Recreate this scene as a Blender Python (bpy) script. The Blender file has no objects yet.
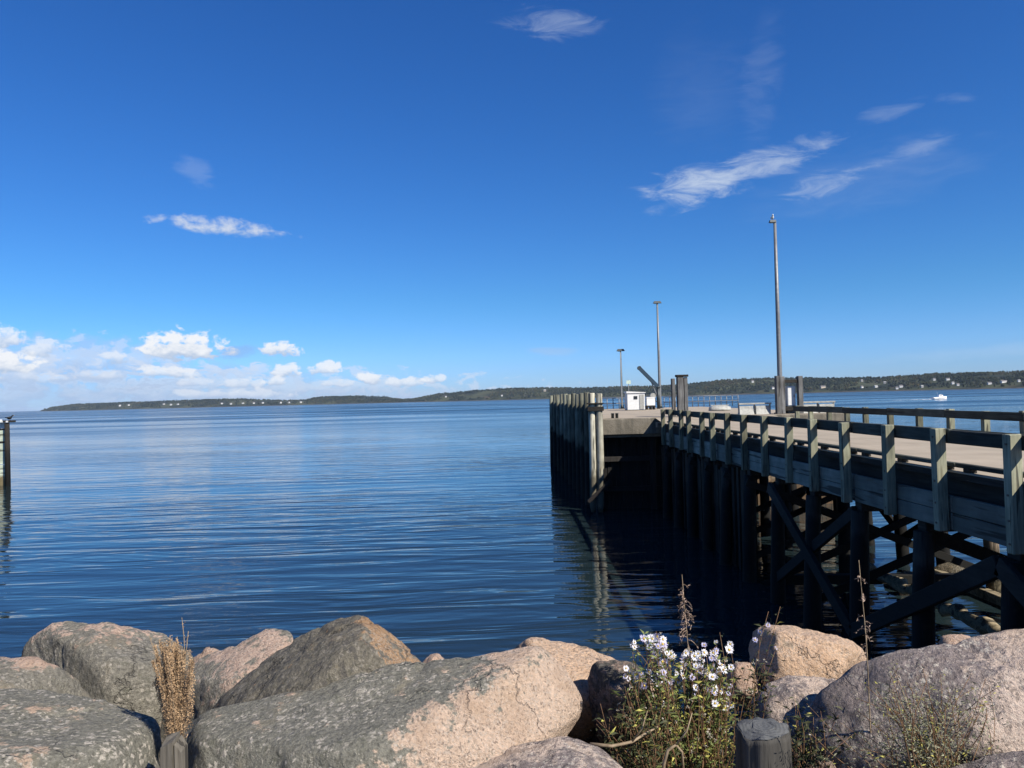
import bpy, bmesh, math, random
import numpy as np
from mathutils import Vector, Matrix, noise

random.seed(7)
C = bpy.context.scene.collection
scene = bpy.context.scene
PI = math.pi
rnd = random.Random(11)

# ------------------------------------------------------------------ camera
W, H, F = 1024, 768, 760.0
EYE = Vector((0, 0, 6.8))
pitch, roll = math.atan(14.5/F), math.radians(1.455)
fw = Vector((0, math.cos(pitch), math.sin(pitch)))
u0 = Vector((0, -math.sin(pitch), math.cos(pitch))); r0 = Vector((1, 0, 0))
up = u0*math.cos(roll) + r0*math.sin(roll)
rt = r0*math.cos(roll) - u0*math.sin(roll)
cd = bpy.data.cameras.new('camera'); cam = bpy.data.objects.new('camera', cd); C.objects.link(cam)
m = Matrix((rt, up, -fw)).transposed().to_4x4(); m.translation = EYE
cam.matrix_world = m
cd.sensor_width = 36; cd.lens = 36*F/W; cd.clip_end = 60000; cd.clip_start = 0.05
scene.camera = cam

def ray(px, py):
    return fw + rt*((px-512)/F) + up*((384-py)/F)
def at(px, py, Y):
    d = ray(px, py); return EYE + d*(Y/d.y)
def hor(px): return 398.5 - math.tan(roll)*(px-512)

# ------------------------------------------------------------------ object helpers
def link(name, me, mat=None, parent=None):
    o = bpy.data.objects.new(name, me); C.objects.link(o)
    if mat is not None and len(me.materials) == 0: me.materials.append(mat)
    if parent is not None: o.parent = parent
    return o
def tag(o, label=None, cat=None, group=None, kind=None):
    if label: o['label'] = label
    if cat: o['category'] = cat
    if group: o['group'] = group
    if kind: o['kind'] = kind
    return o
def empty(name, loc, label=None, cat=None, group=None, rz=0):
    o = bpy.data.objects.new(name, None); C.objects.link(o); o.location = loc
    o.rotation_euler = (0, 0, rz); o.empty_display_size = 0.1
    return tag(o, label, cat, group)
def dup(root, loc, label=None, rz=None):
    r = root.copy(); C.objects.link(r); r.location = loc
    if rz is not None: r.rotation_euler = (0, 0, rz)
    if label: r['label'] = label
    for ch in list(root.children):
        c = ch.copy(); C.objects.link(c); c.parent = r
        for g in ch.children:
            d = g.copy(); C.objects.link(d); d.parent = c
    return r
def mesh_np(name, V, Fc, smooth=False):
    me = bpy.data.meshes.new(name); me.from_pydata([tuple(v) for v in V], [], Fc); me.update()
    if smooth: me.polygons.foreach_set('use_smooth', [True]*len(me.polygons))
    return me

class MB:
    """collects boxes, tubes and quads into one mesh"""
    def __init__(s): s.v = []; s.f = []; s.sm = []
    def box(s, x0, x1, y0, y1, z0, z1, bev=0.0, M=None, jit=0.0):
        bm = bmesh.new(); bmesh.ops.create_cube(bm, size=1)
        for v in bm.verts:
            v.co = Vector(((x0+x1)/2+v.co.x*(x1-x0), (y0+y1)/2+v.co.y*(y1-y0), (z0+z1)/2+v.co.z*(z1-z0)))
            if jit: v.co += Vector((rnd.uniform(-jit, jit), rnd.uniform(-jit, jit), rnd.uniform(-jit, jit)))
        if bev: bmesh.ops.bevel(bm, geom=list(bm.edges), offset=bev, segments=1, affect='EDGES')
        bm.verts.index_update(); n = len(s.v)
        for v in bm.verts: s.v.append(tuple(M @ v.co) if M else tuple(v.co))
        for f in bm.faces: s.f.append([n+v.index for v in f.verts]); s.sm.append(False)
        bm.free(); return s
    def beam(s, a, b, w, h, bev=0.0):
        """square timber from a to b: w is its horizontal thickness"""
        a = Vector(a); b = Vector(b); d = (b-a); L = d.length; d.normalize()
        ref = Vector((0, 0, 1)) if abs(d.z) < 0.95 else Vector((0, 1, 0))
        sx = d.cross(ref).normalized(); sz = sx.cross(d).normalized()
        M = Matrix((sx, d, sz)).transposed().to_4x4(); M.translation = a
        return s.box(-w/2, w/2, 0, L, -h/2, h/2, bev, M)
    def tube(s, pts, rad, n=10, cap=True, wob=0.0, smooth=True):
        pts = [Vector(p) for p in pts]
        if not isinstance(rad, (list, tuple)): rad = [rad]*len(pts)
        base = len(s.v); k = len(pts); ref = None
        for i, p in enumerate(pts):
            d = (pts[min(i+1, k-1)] - pts[max(i-1, 0)])
            d = d.normalized() if d.length > 1e-9 else Vector((0, 0, 1))
            if ref is None: ref = Vector((1, 0, 0)) if abs(d.x) < 0.9 else Vector((0, 1, 0))
            a = (ref - d*ref.dot(d)).normalized(); b = d.cross(a); ref = a
            for j in range(n):
                t = 2*PI*j/n; r = rad[i]*(1+rnd.uniform(-wob, wob))
                s.v.append(tuple(p + a*(r*math.cos(t)) + b*(r*math.sin(t))))
        for i in range(k-1):
            for j in range(n):
                q = (j+1) % n
                s.f.append([base+i*n+j, base+i*n+q, base+(i+1)*n+q, base+(i+1)*n+j]); s.sm.append(smooth)
        if cap:
            s.f.append([base+j for j in range(n)][::-1]); s.sm.append(False)
            s.f.append([base+(k-1)*n+j for j in range(n)]); s.sm.append(False)
        return s
    def poly(s, pts, smooth=False):
        n = len(s.v); s.v += [tuple(p) for p in pts]; s.f.append(list(range(n, n+len(pts)))); s.sm.append(smooth); return s
    def loft(s, rings, closed=True, smooth=True):
        base = len(s.v); n = len(rings[0])
        for r in rings: s.v += [tuple(p) for p in r]
        for i in range(len(rings)-1):
            for j in range(n if closed else n-1):
                q = (j+1) % n
                s.f.append([base+i*n+j, base+i*n+q, base+(i+1)*n+q, base+(i+1)*n+j]); s.sm.append(smooth)
        if closed:
            s.f.append([base+j for j in range(n)][::-1]); s.sm.append(False)
            s.f.append([base+(len(rings)-1)*n+j for j in range(n)]); s.sm.append(False)
        return s
    def mesh(s, name):
        me = bpy.data.meshes.new(name); me.from_pydata(s.v, [], s.f); me.update()
        me.polygons.foreach_set('use_smooth', s.sm); return me
    def build(s, name, mat, parent=None): return link(name, s.mesh(name), mat, parent)

# ------------------------------------------------------------------ node helpers
class NT:
    def __init__(s, tree): s.t = tree; s.n = tree.nodes; s.l = tree.links
    def new(s, typ, **kw):
        nd = s.n.new(typ)
        for k, v in kw.items(): setattr(nd, k, v)
        return nd
    def put(s, sock, v):
        if isinstance(v, bpy.types.NodeSocket): s.l.new(v, sock)
        elif v is not None: sock.default_value = v
    def math(s, op, a, b=None, c=None, clamp=False):
        nd = s.new('ShaderNodeMath', operation=op, use_clamp=clamp)
        s.put(nd.inputs[0], a)
        if b is not None: s.put(nd.inputs[1], b)
        if c is not None: s.put(nd.inputs[2], c)
        return nd.outputs[0]
    def ss(s, v, lo, hi, a=0.0, b=1.0):
        nd = s.new('ShaderNodeMapRange', interpolation_type='SMOOTHSTEP')
        s.put(nd.inputs[0], v); s.put(nd.inputs[1], lo); s.put(nd.inputs[2], hi); s.put(nd.inputs[3], a); s.put(nd.inputs[4], b)
        return nd.outputs[0]
    def lin(s, v, lo, hi, a=0.0, b=1.0):
        nd = s.new('ShaderNodeMapRange'); nd.clamp = True
        s.put(nd.inputs[0], v); s.put(nd.inputs[1], lo); s.put(nd.inputs[2], hi); s.put(nd.inputs[3], a); s.put(nd.inputs[4], b)
        return nd.outputs[0]
    def mix(s, f, a, b, blend='MIX'):
        nd = s.new('ShaderNodeMix', data_type='RGBA', blend_type=blend)
        s.put(nd.inputs[0], f); s.put(nd.inputs[6], col(a)); s.put(nd.inputs[7], col(b)); return nd.outputs[2]
    def noise(s, vec, scale, detail=4, rough=0.55, dist=0.0, out=0):
        nd = s.new('ShaderNodeTexNoise'); s.put(nd.inputs['Vector'], vec)
        nd.inputs['Scale'].default_value = scale; nd.inputs['Detail'].default_value = detail
        nd.inputs['Roughness'].default_value = rough; nd.inputs['Distortion'].default_value = dist
        return nd.outputs[out]
    def voro(s, vec, scale, feat='F1', rand=1.0, out=0):
        nd = s.new('ShaderNodeTexVoronoi', feature=feat); s.put(nd.inputs['Vector'], vec)
        nd.inputs['Scale'].default_value = scale; nd.inputs['Randomness'].default_value = rand
        return nd.outputs[out]
    def mapping(s, vec, scale=(1, 1, 1), rot=(0, 0, 0), loc=(0, 0, 0)):
        nd = s.new('ShaderNodeMapping'); s.put(nd.inputs[0], vec)
        nd.inputs['Scale'].default_value = scale; nd.inputs['Rotation'].default_value = rot; s.put(nd.inputs['Location'], loc)
        return nd.outputs[0]
    def bump(s, h, strength, dist, nrm=None):
        nd = s.new('ShaderNodeBump'); nd.inputs['Strength'].default_value = 1
        s.put(nd.inputs['Strength'], strength); s.put(nd.inputs['Distance'], dist); s.put(nd.inputs['Height'], h)
        if nrm is not None: s.put(nd.inputs['Normal'], nrm)
        return nd.outputs[0]
def col(c):
    if isinstance(c, (tuple, list)) and len(c) == 3: return (c[0], c[1], c[2], 1.0)
    return c
def mat(name):
    mt = bpy.data.materials.new(name); mt.use_nodes = True
    nt = NT(mt.node_tree); b = mt.node_tree.nodes['Principled BSDF']
    return mt, nt, b
def coords(nt):
    """object coordinates shifted by the object's own random number, so copies differ"""
    tc = nt.new('ShaderNodeTexCoord'); oi = nt.new('ShaderNodeObjectInfo')
    v = nt.new('ShaderNodeVectorMath', operation='ADD'); nt.put(v.inputs[0], tc.outputs['Object'])
    k = nt.math('MULTIPLY', oi.outputs['Random'], 37.0)
    cb = nt.new('ShaderNodeCombineXYZ'); nt.put(cb.inputs[0], k); nt.put(cb.inputs[1], k); nt.put(cb.inputs[2], k)
    nt.put(v.inputs[1], cb.outputs[0]); return v.outputs[0], oi.outputs['Random']
def posz(nt):
    g = nt.new('ShaderNodeNewGeometry'); sp = nt.new('ShaderNodeSeparateXYZ'); nt.put(sp.inputs[0], g.outputs['Position'])
    return g.outputs['Position'], sp.outputs

def plain(name, c, rough=0.6, metal=0.0, var=0.15, scale=6.0, bumpd=0.0):
    mt, nt, b = mat(name); v, r = coords(nt)
    n = nt.noise(v, scale, 5)
    dark = tuple(x*(1-var*1.6) for x in c); lite = tuple(min(1, x*(1+var)) for x in c)
    nt.put(b.inputs['Base Color'], nt.mix(nt.lin(n, .3, .7), dark, lite))
    b.inputs['Roughness'].default_value = rough; b.inputs['Metallic'].default_value = metal
    if bumpd: nt.put(b.inputs['Normal'], nt.bump(nt.noise(v, scale*4, 4), 0.6, bumpd))
    return mt

def wood(name, c1, c2, axis='Z', grain=22.0, rough=0.85, tide=None, wet=(0.012, 0.012, 0.010), mid=None, bd=0.006, rnge=0.4):
    mt, nt, b = mat(name); v, r = coords(nt)
    st = {'X': (0.06, 1, 1), 'Y': (1, 0.06, 1), 'Z': (1, 1, 0.06)}[axis]
    vs = nt.mapping(v, st)
    g = nt.noise(vs, grain, 6, 0.65, 0.3); big = nt.noise(v, 1.4, 4); crack = nt.noise(vs, grain*0.55, 3, 0.5)
    ck = nt.ss(crack, .36, .42)
    c = nt.mix(nt.lin(g, .3, .7), c1, c2)
    tint = nt.lin(big, .3, .7, 0.62, 1.15)
    tint = nt.math('MULTIPLY', tint, nt.lin(r, 0, 1, 1-rnge, 1+rnge))
    cb = nt.new('ShaderNodeCombineXYZ')
    for i in range(3): nt.put(cb.inputs[i], tint)
    c = nt.mix(1.0, c, cb.outputs[0], 'MULTIPLY')
    c = nt.mix(nt.math('MULTIPLY', nt.math('SUBTRACT', 1.0, ck), 0.75), c, (0.02, 0.018, 0.015))
    if tide is not None:
        P, xyz = posz(nt)
        edge = nt.math('ADD', xyz[2], nt.lin(nt.noise(P, 1.6, 5), .2, .8, -.55, .55))
        t = nt.ss(edge, tide-0.35, tide+0.35)
        wc = nt.mix(nt.ss(nt.noise(P, 3.5, 5), .55, .7), wet, mid or wet)
        c = nt.mix(t, wc, c)
    rs = nt.noise(nt.mapping(v, {'X': (.12, 1, 1), 'Y': (1, .12, 1), 'Z': (1, 1, .12)}[axis]), 7.0, 4, .6)
    c = nt.mix(nt.ss(rs, .58, .70, 0, .5), c, tuple(x*y for x, y in zip(c1, (.62, .45, .32))))
    nt.put(b.inputs['Base Color'], c); b.inputs['Roughness'].default_value = rough
    b.inputs['Specular IOR Level'].default_value = 0.25
    h = nt.math('ADD', g, nt.math('MULTIPLY', ck, 1.2))
    nt.put(b.inputs['Normal'], nt.bump(h, 0.8, bd)); return mt

# ------------------------------------------------------------------ sky, clouds, sun
SUN = Vector((0.56, -0.52, 0.66)).normalized()
el = math.asin(SUN.z); az = math.atan2(SUN.x, SUN.y)
world = bpy.data.worlds.new('World'); scene.world = world; world.use_nodes = True
wt = NT(world.node_tree); bg = world.node_tree.nodes['Background']
sky = wt.new('ShaderNodeTexSky', sky_type='NISHITA'); sky.sun_disc = False
sky.sun_elevation = el; sky.sun_rotation = az; sky.altitude = 0
sky.air_density = 1.0; sky.dust_density = 0.25; sky.ozone_density = 3.0
hs = wt.new('ShaderNodeHueSaturation'); wt.put(hs.inputs['Color'], sky.outputs[0])
hs.inputs['Saturation'].default_value = 1.22; hs.inputs['Hue'].default_value = 0.507
tc = wt.new('ShaderNodeTexCoord'); sp = wt.new('ShaderNodeSeparateXYZ'); wt.put(sp.inputs[0], tc.outputs['Generated'])
tint = wt.mix(wt.ss(sp.outputs[2], 0.0, 0.14), (0.64, 1.0, 1.98), (0.50, 1.0, 1.48))
SKYC = wt.mix(1.0, hs.outputs[0], tint, 'MULTIPLY')
AZ = wt.math('ARCTAN2', sp.outputs[0], sp.outputs[1]); EL = wt.math('ARCSINE', sp.outputs[2])
cb = wt.new('ShaderNodeCombineXYZ'); wt.put(cb.inputs[0], AZ); wt.put(cb.inputs[1], EL)
puff = wt.noise(wt.mapping(cb.outputs[0], (1, 1.5, 1)), 46, 7, 0.6, 0.25)
wisp = wt.noise(wt.mapping(cb.outputs[0], (0.45, 1.7, 1), (0, 0, math.radians(-13))), 30, 8, 0.66, 0.7)
fine = wt.noise(wt.mapping(cb.outputs[0], (1, 2.0, 1), (0, 0, 0), (3, 1, 0)), 30, 9, 0.62, 0.4)
def cloud(c0, px, py, w, h, tilt, amt, kind, white=(10.2, 10.2, 10.3), base=(5.6, 6.4, 7.8), soft=0.35, namp=1.5):
    d = ray(px, py).normalized(); a0 = math.atan2(d.x, d.y); e0 = math.asin(d.z)
    t = math.radians(tilt) - roll
    du = wt.math('SUBTRACT', AZ, a0); dv = wt.math('SUBTRACT', EL, e0)
    p = wt.math('ADD', wt.math('MULTIPLY', du, math.cos(t)*F/w), wt.math('MULTIPLY', dv, math.sin(t)*F/w))
    q = wt.math('ADD', wt.math('MULTIPLY', du, -math.sin(t)*F/h), wt.math('MULTIPLY', dv, math.cos(t)*F/h))
    if kind == 'puff':       # flat base: the lower half is squeezed
        q = wt.math('MULTIPLY', q, wt.math('ADD', 1.0, wt.math('MULTIPLY', wt.math('LESS_THAN', q, 0.0), 0.9)))
    r2 = wt.math('ADD', wt.math('MULTIPLY', p, p), wt.math('MULTIPLY', q, q))
    n = puff if kind in ('puff', 'bank') else (fine if kind == 'field' else wisp)
    f = wt.math('SUBTRACT', wt.math('ADD', 1.0, wt.math('MULTIPLY', wt.math('SUBTRACT', n, 0.5), namp*2)), r2)
    al = wt.math('MULTIPLY', wt.ss(f, 0.0, soft*2), amt)
    if kind in ('puff', 'field'):
        sh = wt.ss(wt.math('ADD', q, wt.math('MULTIPLY', wt.math('SUBTRACT', n, .5), 3.2)), -0.75, 0.45)
        cc = wt.mix(sh, base, white)
    else: cc = white
    return wt.mix(al, c0, cc)
K = 0.051
def wc(*c): return c
BANK = wc(4.0, 5.4, 8.4); WH = wc(7.6, 8.6, 10.0)
WHITE, BASE = wc(10.6, 10.9, 11.4), wc(5.6, 6.9, 9.0)
c = SKYC
c = cloud(c, 60, 386, 340, 30, 0, 0.50, 'bank', white=BANK, soft=0.7, namp=0.9)
c = cloud(c, 300, 396, 260, 15, 0, 0.5, 'bank', white=wc(6.0, 7.2, 9.2), soft=0.6, namp=1.0)
c = cloud(c, 60, 352, 150, 18, 0, 0.45, 'bank', white=wc(5.4, 6.6, 8.8), soft=0.6, namp=1.3)
c = cloud(c, 170, 388, 300, 20, 0, 0.5, 'field', white=wc(8.2, 9.0, 10.5), base=wc(4.3, 5.6, 8.4), soft=0.3, namp=4.2)
c = cloud(c, 30, 362, 150, 22, 0, 0.42, 'field', white=wc(8.2, 9.0, 10.5), base=wc(4.2, 5.5, 8.3), soft=0.3, namp=4.2)
for b in [(184, 350, 38, 21, 1), (278, 351, 20, 12, .95), (2, 366, 28, 15, 1), (0, 340, 22, 13, .75), (48, 350, 22, 11, .6),
          (118, 359, 16, 8, .6), (168, 374, 32, 8, .8), (285, 372, 15, 9, .85), (276, 383, 12, 6, .8), (325, 371, 18, 10, .85), (369, 380, 17, 10, .9),
          (245, 384, 24, 8, .55), (405, 383, 24, 8, .7), (432, 380, 16, 7, .7), (340, 384, 24, 6, .5), (30, 378, 36, 7, .4), (230, 395, 60, 7, .5), (100, 376, 30, 6, .45), (195, 384, 22, 6, .4)]:
    c = cloud(c, b[0], b[1], b[2], b[3], 0, b[4], 'puff', white=WHITE, base=BASE, namp=2.3)
c = cloud(c, 238, 352, 26, 8, 8, 0.35, 'bank', white=wc(3.4, 4.5, 7.2), soft=.5)
cA = cloud(c, 552, 352, 30, 5, 0, 0.25, 'wisp', white=wc(6, 6.6, 8), soft=0.6)
c = cloud(SKYC, 222, 229, 62, 12, -2, 0.8, 'puff', white=wc(8.6, 9.1, 9.9), base=wc(5.2, 6.7, 9.1), soft=0.7, namp=1.7)
cC = cloud(c, 196, 172, 22, 14, -25, 0.13, 'wisp', white=WH, soft=0.7, namp=2.2)
c = cloud(SKYC, 552, 24, 58, 14, -4, 0.27, 'wisp', white=WH, soft=0.8, namp=2.2)
c = cloud(c, 692, 188, 56, 22, 8, 0.52, 'wisp', white=WH, soft=0.9, namp=2.4)
c = cloud(c, 750, 170, 84, 17, 16, 0.50, 'wisp', white=WH, soft=0.9, namp=2.3)
c = cloud(c, 818, 186, 44, 13, 9, 0.38, 'wisp', white=WH, soft=0.9, namp=2.2)
c = cloud(c, 860, 180, 120, 34, 6, 0.10, 'wisp', white=WH, soft=0.9, namp=1.2)
c = cloud(c, 918, 148, 44, 8, 9, 0.2, 'wisp', white=WH, soft=0.9, namp=2.2)
c = cloud(c, 888, 112, 36, 8, 10, 0.16, 'wisp', white=WH, soft=0.8, namp=2)
c = cloud(c, 950, 100, 20, 6, -10, 0.14, 'wisp', white=WH, soft=0.8, namp=2)
c = cloud(c, 762, 85, 22, 62, -8, 0.10, 'wisp', white=WH, soft=0.9, namp=1.4)
c = cloud(c, 700, 90, 60, 60, 0, 0.05, 'wisp', white=WH, soft=0.9, namp=1.2)
cB = cloud(c, 985, 352, 110, 7, 4, 0.14, 'wisp', white=WH, soft=0.8)
def back(cc):
    nd = wt.new('ShaderNodeBackground'); wt.put(nd.inputs[0], cc); nd.inputs[1].default_value = K; return nd.outputs[0]
def pick(f, a, b_):
    nd = wt.new('ShaderNodeMixShader'); wt.put(nd.inputs[0], f); wt.put(nd.inputs[1], a); wt.put(nd.inputs[2], b_); return nd.outputs[0]
low = wt.math('MULTIPLY', wt.math('LESS_THAN', EL, .125), wt.math('LESS_THAN', AZ, .2))
front = wt.math('MULTIPLY', wt.math('GREATER_THAN', sp.outputs[1], .5), wt.math('GREATER_THAN', sp.outputs[2], -.03))
sh_ = pick(wt.math('GREATER_THAN', AZ, -.06), back(cC), back(cB))
sh_ = pick(low, sh_, back(cA))
sh_ = pick(front, back(SKYC), sh_)
wt.l.new(sh_, world.node_tree.nodes['World Output'].inputs['Surface'])
world.node_tree.nodes.remove(bg)
sd = bpy.data.lights.new('sun', 'SUN'); sd.energy = 5.0; sd.angle = math.radians(0.55); sd.color = (1.0, 0.93, 0.82)
so = bpy.data.objects.new('sun', sd); C.objects.link(so); so.location = (0, 0, 40)
so.rotation_euler = SUN.to_track_quat('Z', 'Y').to_euler()
vs_ = scene.view_settings; vs_.view_transform = 'Standard'; vs_.look = 'None'; vs_.exposure = 0.74; vs_.gamma = 1; vs_.use_curve_mapping = False

# ------------------------------------------------------------------ water
mt, nt, b = mat('sea_water')
P, xyz = posz(nt)
b.inputs['Base Color'].default_value = (0.011, 0.020, 0.023, 1); b.inputs['Roughness'].default_value = 0.045
b.inputs['IOR'].default_value = 1.333
ln = nt.new('ShaderNodeVectorMath', operation='LENGTH'); nt.put(ln.inputs[0], P)
nt.put(b.inputs['Roughness'], nt.ss(nt.math('LOGARITHM', ln.outputs['Value'], 10.0), 1.8, 3.0, 0.04, 0.24))
RGH = b.inputs['Roughness'].links[0].from_socket
rot = math.radians(-9)
w1 = nt.noise(nt.mapping(P, (0.13, 0.62, 1), (0, 0, rot)), 1.0, 3, 0.5, 0.5)
w2 = nt.noise(nt.mapping(P, (0.45, 1.5, 1), (0, 0, math.radians(7))), 1.0, 3, 0.5, 0.4)
w3 = nt.noise(nt.mapping(P, (1.6, 4.2, 1), (0, 0, math.radians(-20))), 1.0, 2, 0.5)
big = nt.noise(nt.mapping(P, (0.010, 0.035, 1), (0, 0, math.radians(-6))), 1.0, 4, 0.55)
bb = nt.noise(nt.mapping(P, (0.0035, 0.016, 1), (0, 0, math.radians(-4))), 1.0, 5, 0.6)
nt.put(b.inputs['Roughness'], nt.math('MULTIPLY', RGH, nt.ss(bb, .38, .62, .55, 1.5)))
calm = nt.ss(big, 0.36, 0.62, 0.35, 1.35)
h = nt.math('ADD', nt.math('MULTIPLY', w1, 0.135), nt.math('MULTIPLY', w2, 0.018))
h = nt.math('ADD', h, nt.math('MULTIPLY', w3, 0.003))
h = nt.math('MULTIPLY', h, calm)
nt.put(b.inputs['Normal'], nt.bump(h, 1.0, 1.0))
wm = MB(); wm.poly([(-16000, -400, 0), (16000, -400, 0), (16000, 26000, 0), (-16000, 26000, 0)])
water = wm.build('water', mt); tag(water, 'calm rippled blue sea water filling the bay', kind='structure')

# ------------------------------------------------------------------ far shore
Dk = [(20, 5400), (40, 5200), (440, 4000), (700, 3000), (1024, 2000), (1200, 1700)]
Hk = [(40, .6), (52, 3.5), (75, 6), (130, 6.6), (165, 7.0), (200, 7.4), (240, 7.2), (280, 4.6), (305, 4.4), (318, 7), (350, 7.2), (385, 6), (400, 2.6), (412, 2.4), (425, 5), (440, 7.3),
      (470, 9.3), (500, 10.8), (530, 11), (560, 10.2), (590, 9.4), (620, 9.8), (650, 9.4), (680, 10.2), (710, 12.8), (740, 14.7), (770, 14.6), (800, 14.2), (830, 13), (860, 12.7),
      (880, 12.4), (900, 13.3), (925, 14.5), (950, 15), (985, 14.4), (1024, 15.2), (1100, 17), (1200, 15)]
def ip(tab, x): return float(np.interp(x, [a for a, _ in tab], [b for _, b in tab]))
def shore(px, t, s=1.0):
    """point on the hillside seen in column px: t 0 is the beach, 1 the ridge, 2 the back foot"""
    D = ip(Dk, px); hh = max(0.0, ip(Hk, px))*D/F
    tree = min(0.45*hh, 7.0); hh = max(0.1, 6.8 + max(0.0, ip(Hk, px))*(D+420)/F - tree*.75) if ip(Hk, px) > 1.5 else hh
    prof = (t**0.8 if t <= 1 else max(0, 2-t)**0.8)
    p = at(px, hor(px), D + t*420); p.z = hh*prof
    return p
mt, nt, b = mat('hillside'); P, xyz = posz(nt)
n = nt.noise(P, 0.006, 5); n2 = nt.noise(P, 0.02, 4)
cc = nt.mix(nt.ss(n, .45, .6), (0.014, 0.020, 0.012), (0.050, 0.056, 0.027))
cc = nt.mix(nt.ss(n2, .55, .72), cc, (0.055, 0.045, 0.030))
beach = nt.ss(nt.math('ADD', xyz[2], nt.lin(n2, .3, .7, -1.5, 1.5)), 1.5, 3.0)
cc = nt.mix(beach, (0.065, 0.055, 0.043), cc)
nt.put(b.inputs['Base Color'], cc); b.inputs['Roughness'].default_value = 0.95; b.inputs['Specular IOR Level'].default_value = 0.1
hb = MB(); rings = []
for px in range(40, 1200, 4):
    rings.append([shore(px, t)+Vector((0, 0, -0.5 if t in (0, 2) else 0)) + Vector((0, 0, noise.noise((px*.05, t*3, 2))*1.2)) for t in (0, .05, .15, .3, .5, .75, 1, 1.3, 1.7, 2)])
hb.loft(rings, closed=False)
tag(hb.build('hills', mt), 'long low wooded hills of the far shore', kind='structure')
# the far-off wood: one mass of small crowns
mt, nt, b = mat('far_foliage'); P, xyz = posz(nt)
n = nt.noise(P, 0.035, 4); n2 = nt.noise(P, 0.004, 3)
cc = nt.mix(nt.ss(n, .4, .62), (0.008, 0.013, 0.009), (0.024, 0.030, 0.016))
cc = nt.mix(nt.ss(n2, .48, .62), cc, nt.mix(nt.ss(n, .5, .6), (0.034, 0.040, 0.019), (0.045, 0.036, 0.020)))
nt.put(b.inputs['Base Color'], cc); b.inputs['Roughness'].default_value = 1; b.inputs['Specular IOR Level'].default_value = 0.05
V = []; Fc = []
r = random.Random(5)
houses_px = [(120, 405.2), (129, 404.6), (164, 403.6), (171, 404.2), (178, 403.8), (222, 403.0), (231, 403.4), (243, 402.8), (254, 402.6), (263, 402.4), (281, 402.2), (289, 402.0), (301, 401.8), (446, 396.2), (502, 395.2),
             (545, 390.5), (753, 381.5), (773, 388.2), (787, 388.2), (823, 387.0), (862, 387.2), (876, 386.6), (901, 386.2), (897, 388), (922, 386.4), (934.5, 379.4), (948, 379.2), (953, 383.2), (958, 384.6), (862, 380.6), (885, 382.6), (989.5, 383.2), (1004, 381.6), (1019, 381.0)]
for k in range(15000):
    px = r.uniform(41, 1200); t = r.random()**0.8*1.15
    if t < .06: continue
    if t > .15 and t < .9 and noise.noise((px*.02, t*2.2, 7)) > 0.33: continue
    p = shore(px, t); py = hor(px) - (p.z-6.8)*F/p.y
    if any(abs(px-a) < 3.5 and -1.0 < py-b < 4.5 for a, b in houses_px): continue
    conifer = noise.noise((px*.03, t, 3)) + r.uniform(-.5, .5) > 0
    hh = max(0.5, ip(Hk, px))*ip(Dk, px)/F
    ht = r.uniform(.6, 1.15)*min(8.0, .5*hh + 1.5); w = ht*(r.uniform(.26, .36) if conifer else r.uniform(.5, .75))
    n0 = len(V); lv = ((0.0, .8), (.4, .75), (1.0, .06)) if conifer else ((0.05, .75), (.45, 1.0), (.85, .6), (1.0, .12))
    for f, q in lv:
        for j in range(5):
            a = j*2*PI/5 + f*2; rr = w*q*r.uniform(.75, 1.25)
            V.append((p.x+rr*math.cos(a), p.y+rr*math.sin(a), p.z-0.6+ht*f))
    for i in range(len(lv)-1):
        for j in range(5):
            q = (j+1) % 5; Fc.append([n0+i*5+j, n0+i*5+q, n0+(i+1)*5+q, n0+(i+1)*5+j])
    Fc.append([n0+(len(lv)-1)*5+j for j in range(5)])
wood_o = link('far_wood', mesh_np('far_wood', V, Fc), mt)
tag(wood_o, 'dark mixed wood covering the low hills of the far shore', 'wood', kind='stuff')

# houses on the far shore
wallm = plain('white_clapboard', (0.55, 0.55, 0.54), .7, var=.05)
creamm = plain('cream_clapboard', (0.40, 0.34, 0.26), .7, var=.05)
roofm = plain('grey_shingle', (0.16, 0.15, 0.15), .9); roofr = plain('pale_roof', (0.26, 0.26, 0.26), .8)
def house_mesh(w, d, h, rh):
    a = MB(); a.box(-w/2, w/2, -d/2, d/2, -3, h)
    a.poly([(-w/2, -d/2, h), (-w/2, d/2, h), (-w/2, 0, h+rh)]); a.poly([(w/2, d/2, h), (w/2, -d/2, h), (w/2, 0, h+rh)])
    rf = MB(); e = .5
    for s in (-1, 1):
        A = [(-w/2-e, s*(d/2+e), h-.25), (w/2+e, s*(d/2+e), h-.25), (w/2+e, 0, h+rh+.12), (-w/2-e, 0, h+rh+.12)]
        A = A if s < 0 else A[::-1]
        rf.loft([[Vector(p) for p in A], [Vector(p)+Vector((0, 0, .3)) for p in A]], smooth=False)
    ch = MB(); ch.box(w*.2, w*.2+.9, -.4, .4, h+rh*.4, h+rh+1.4)
    return a, rf, ch
HL = 'small white house in the loose row along the low left end of the far shore'
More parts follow.
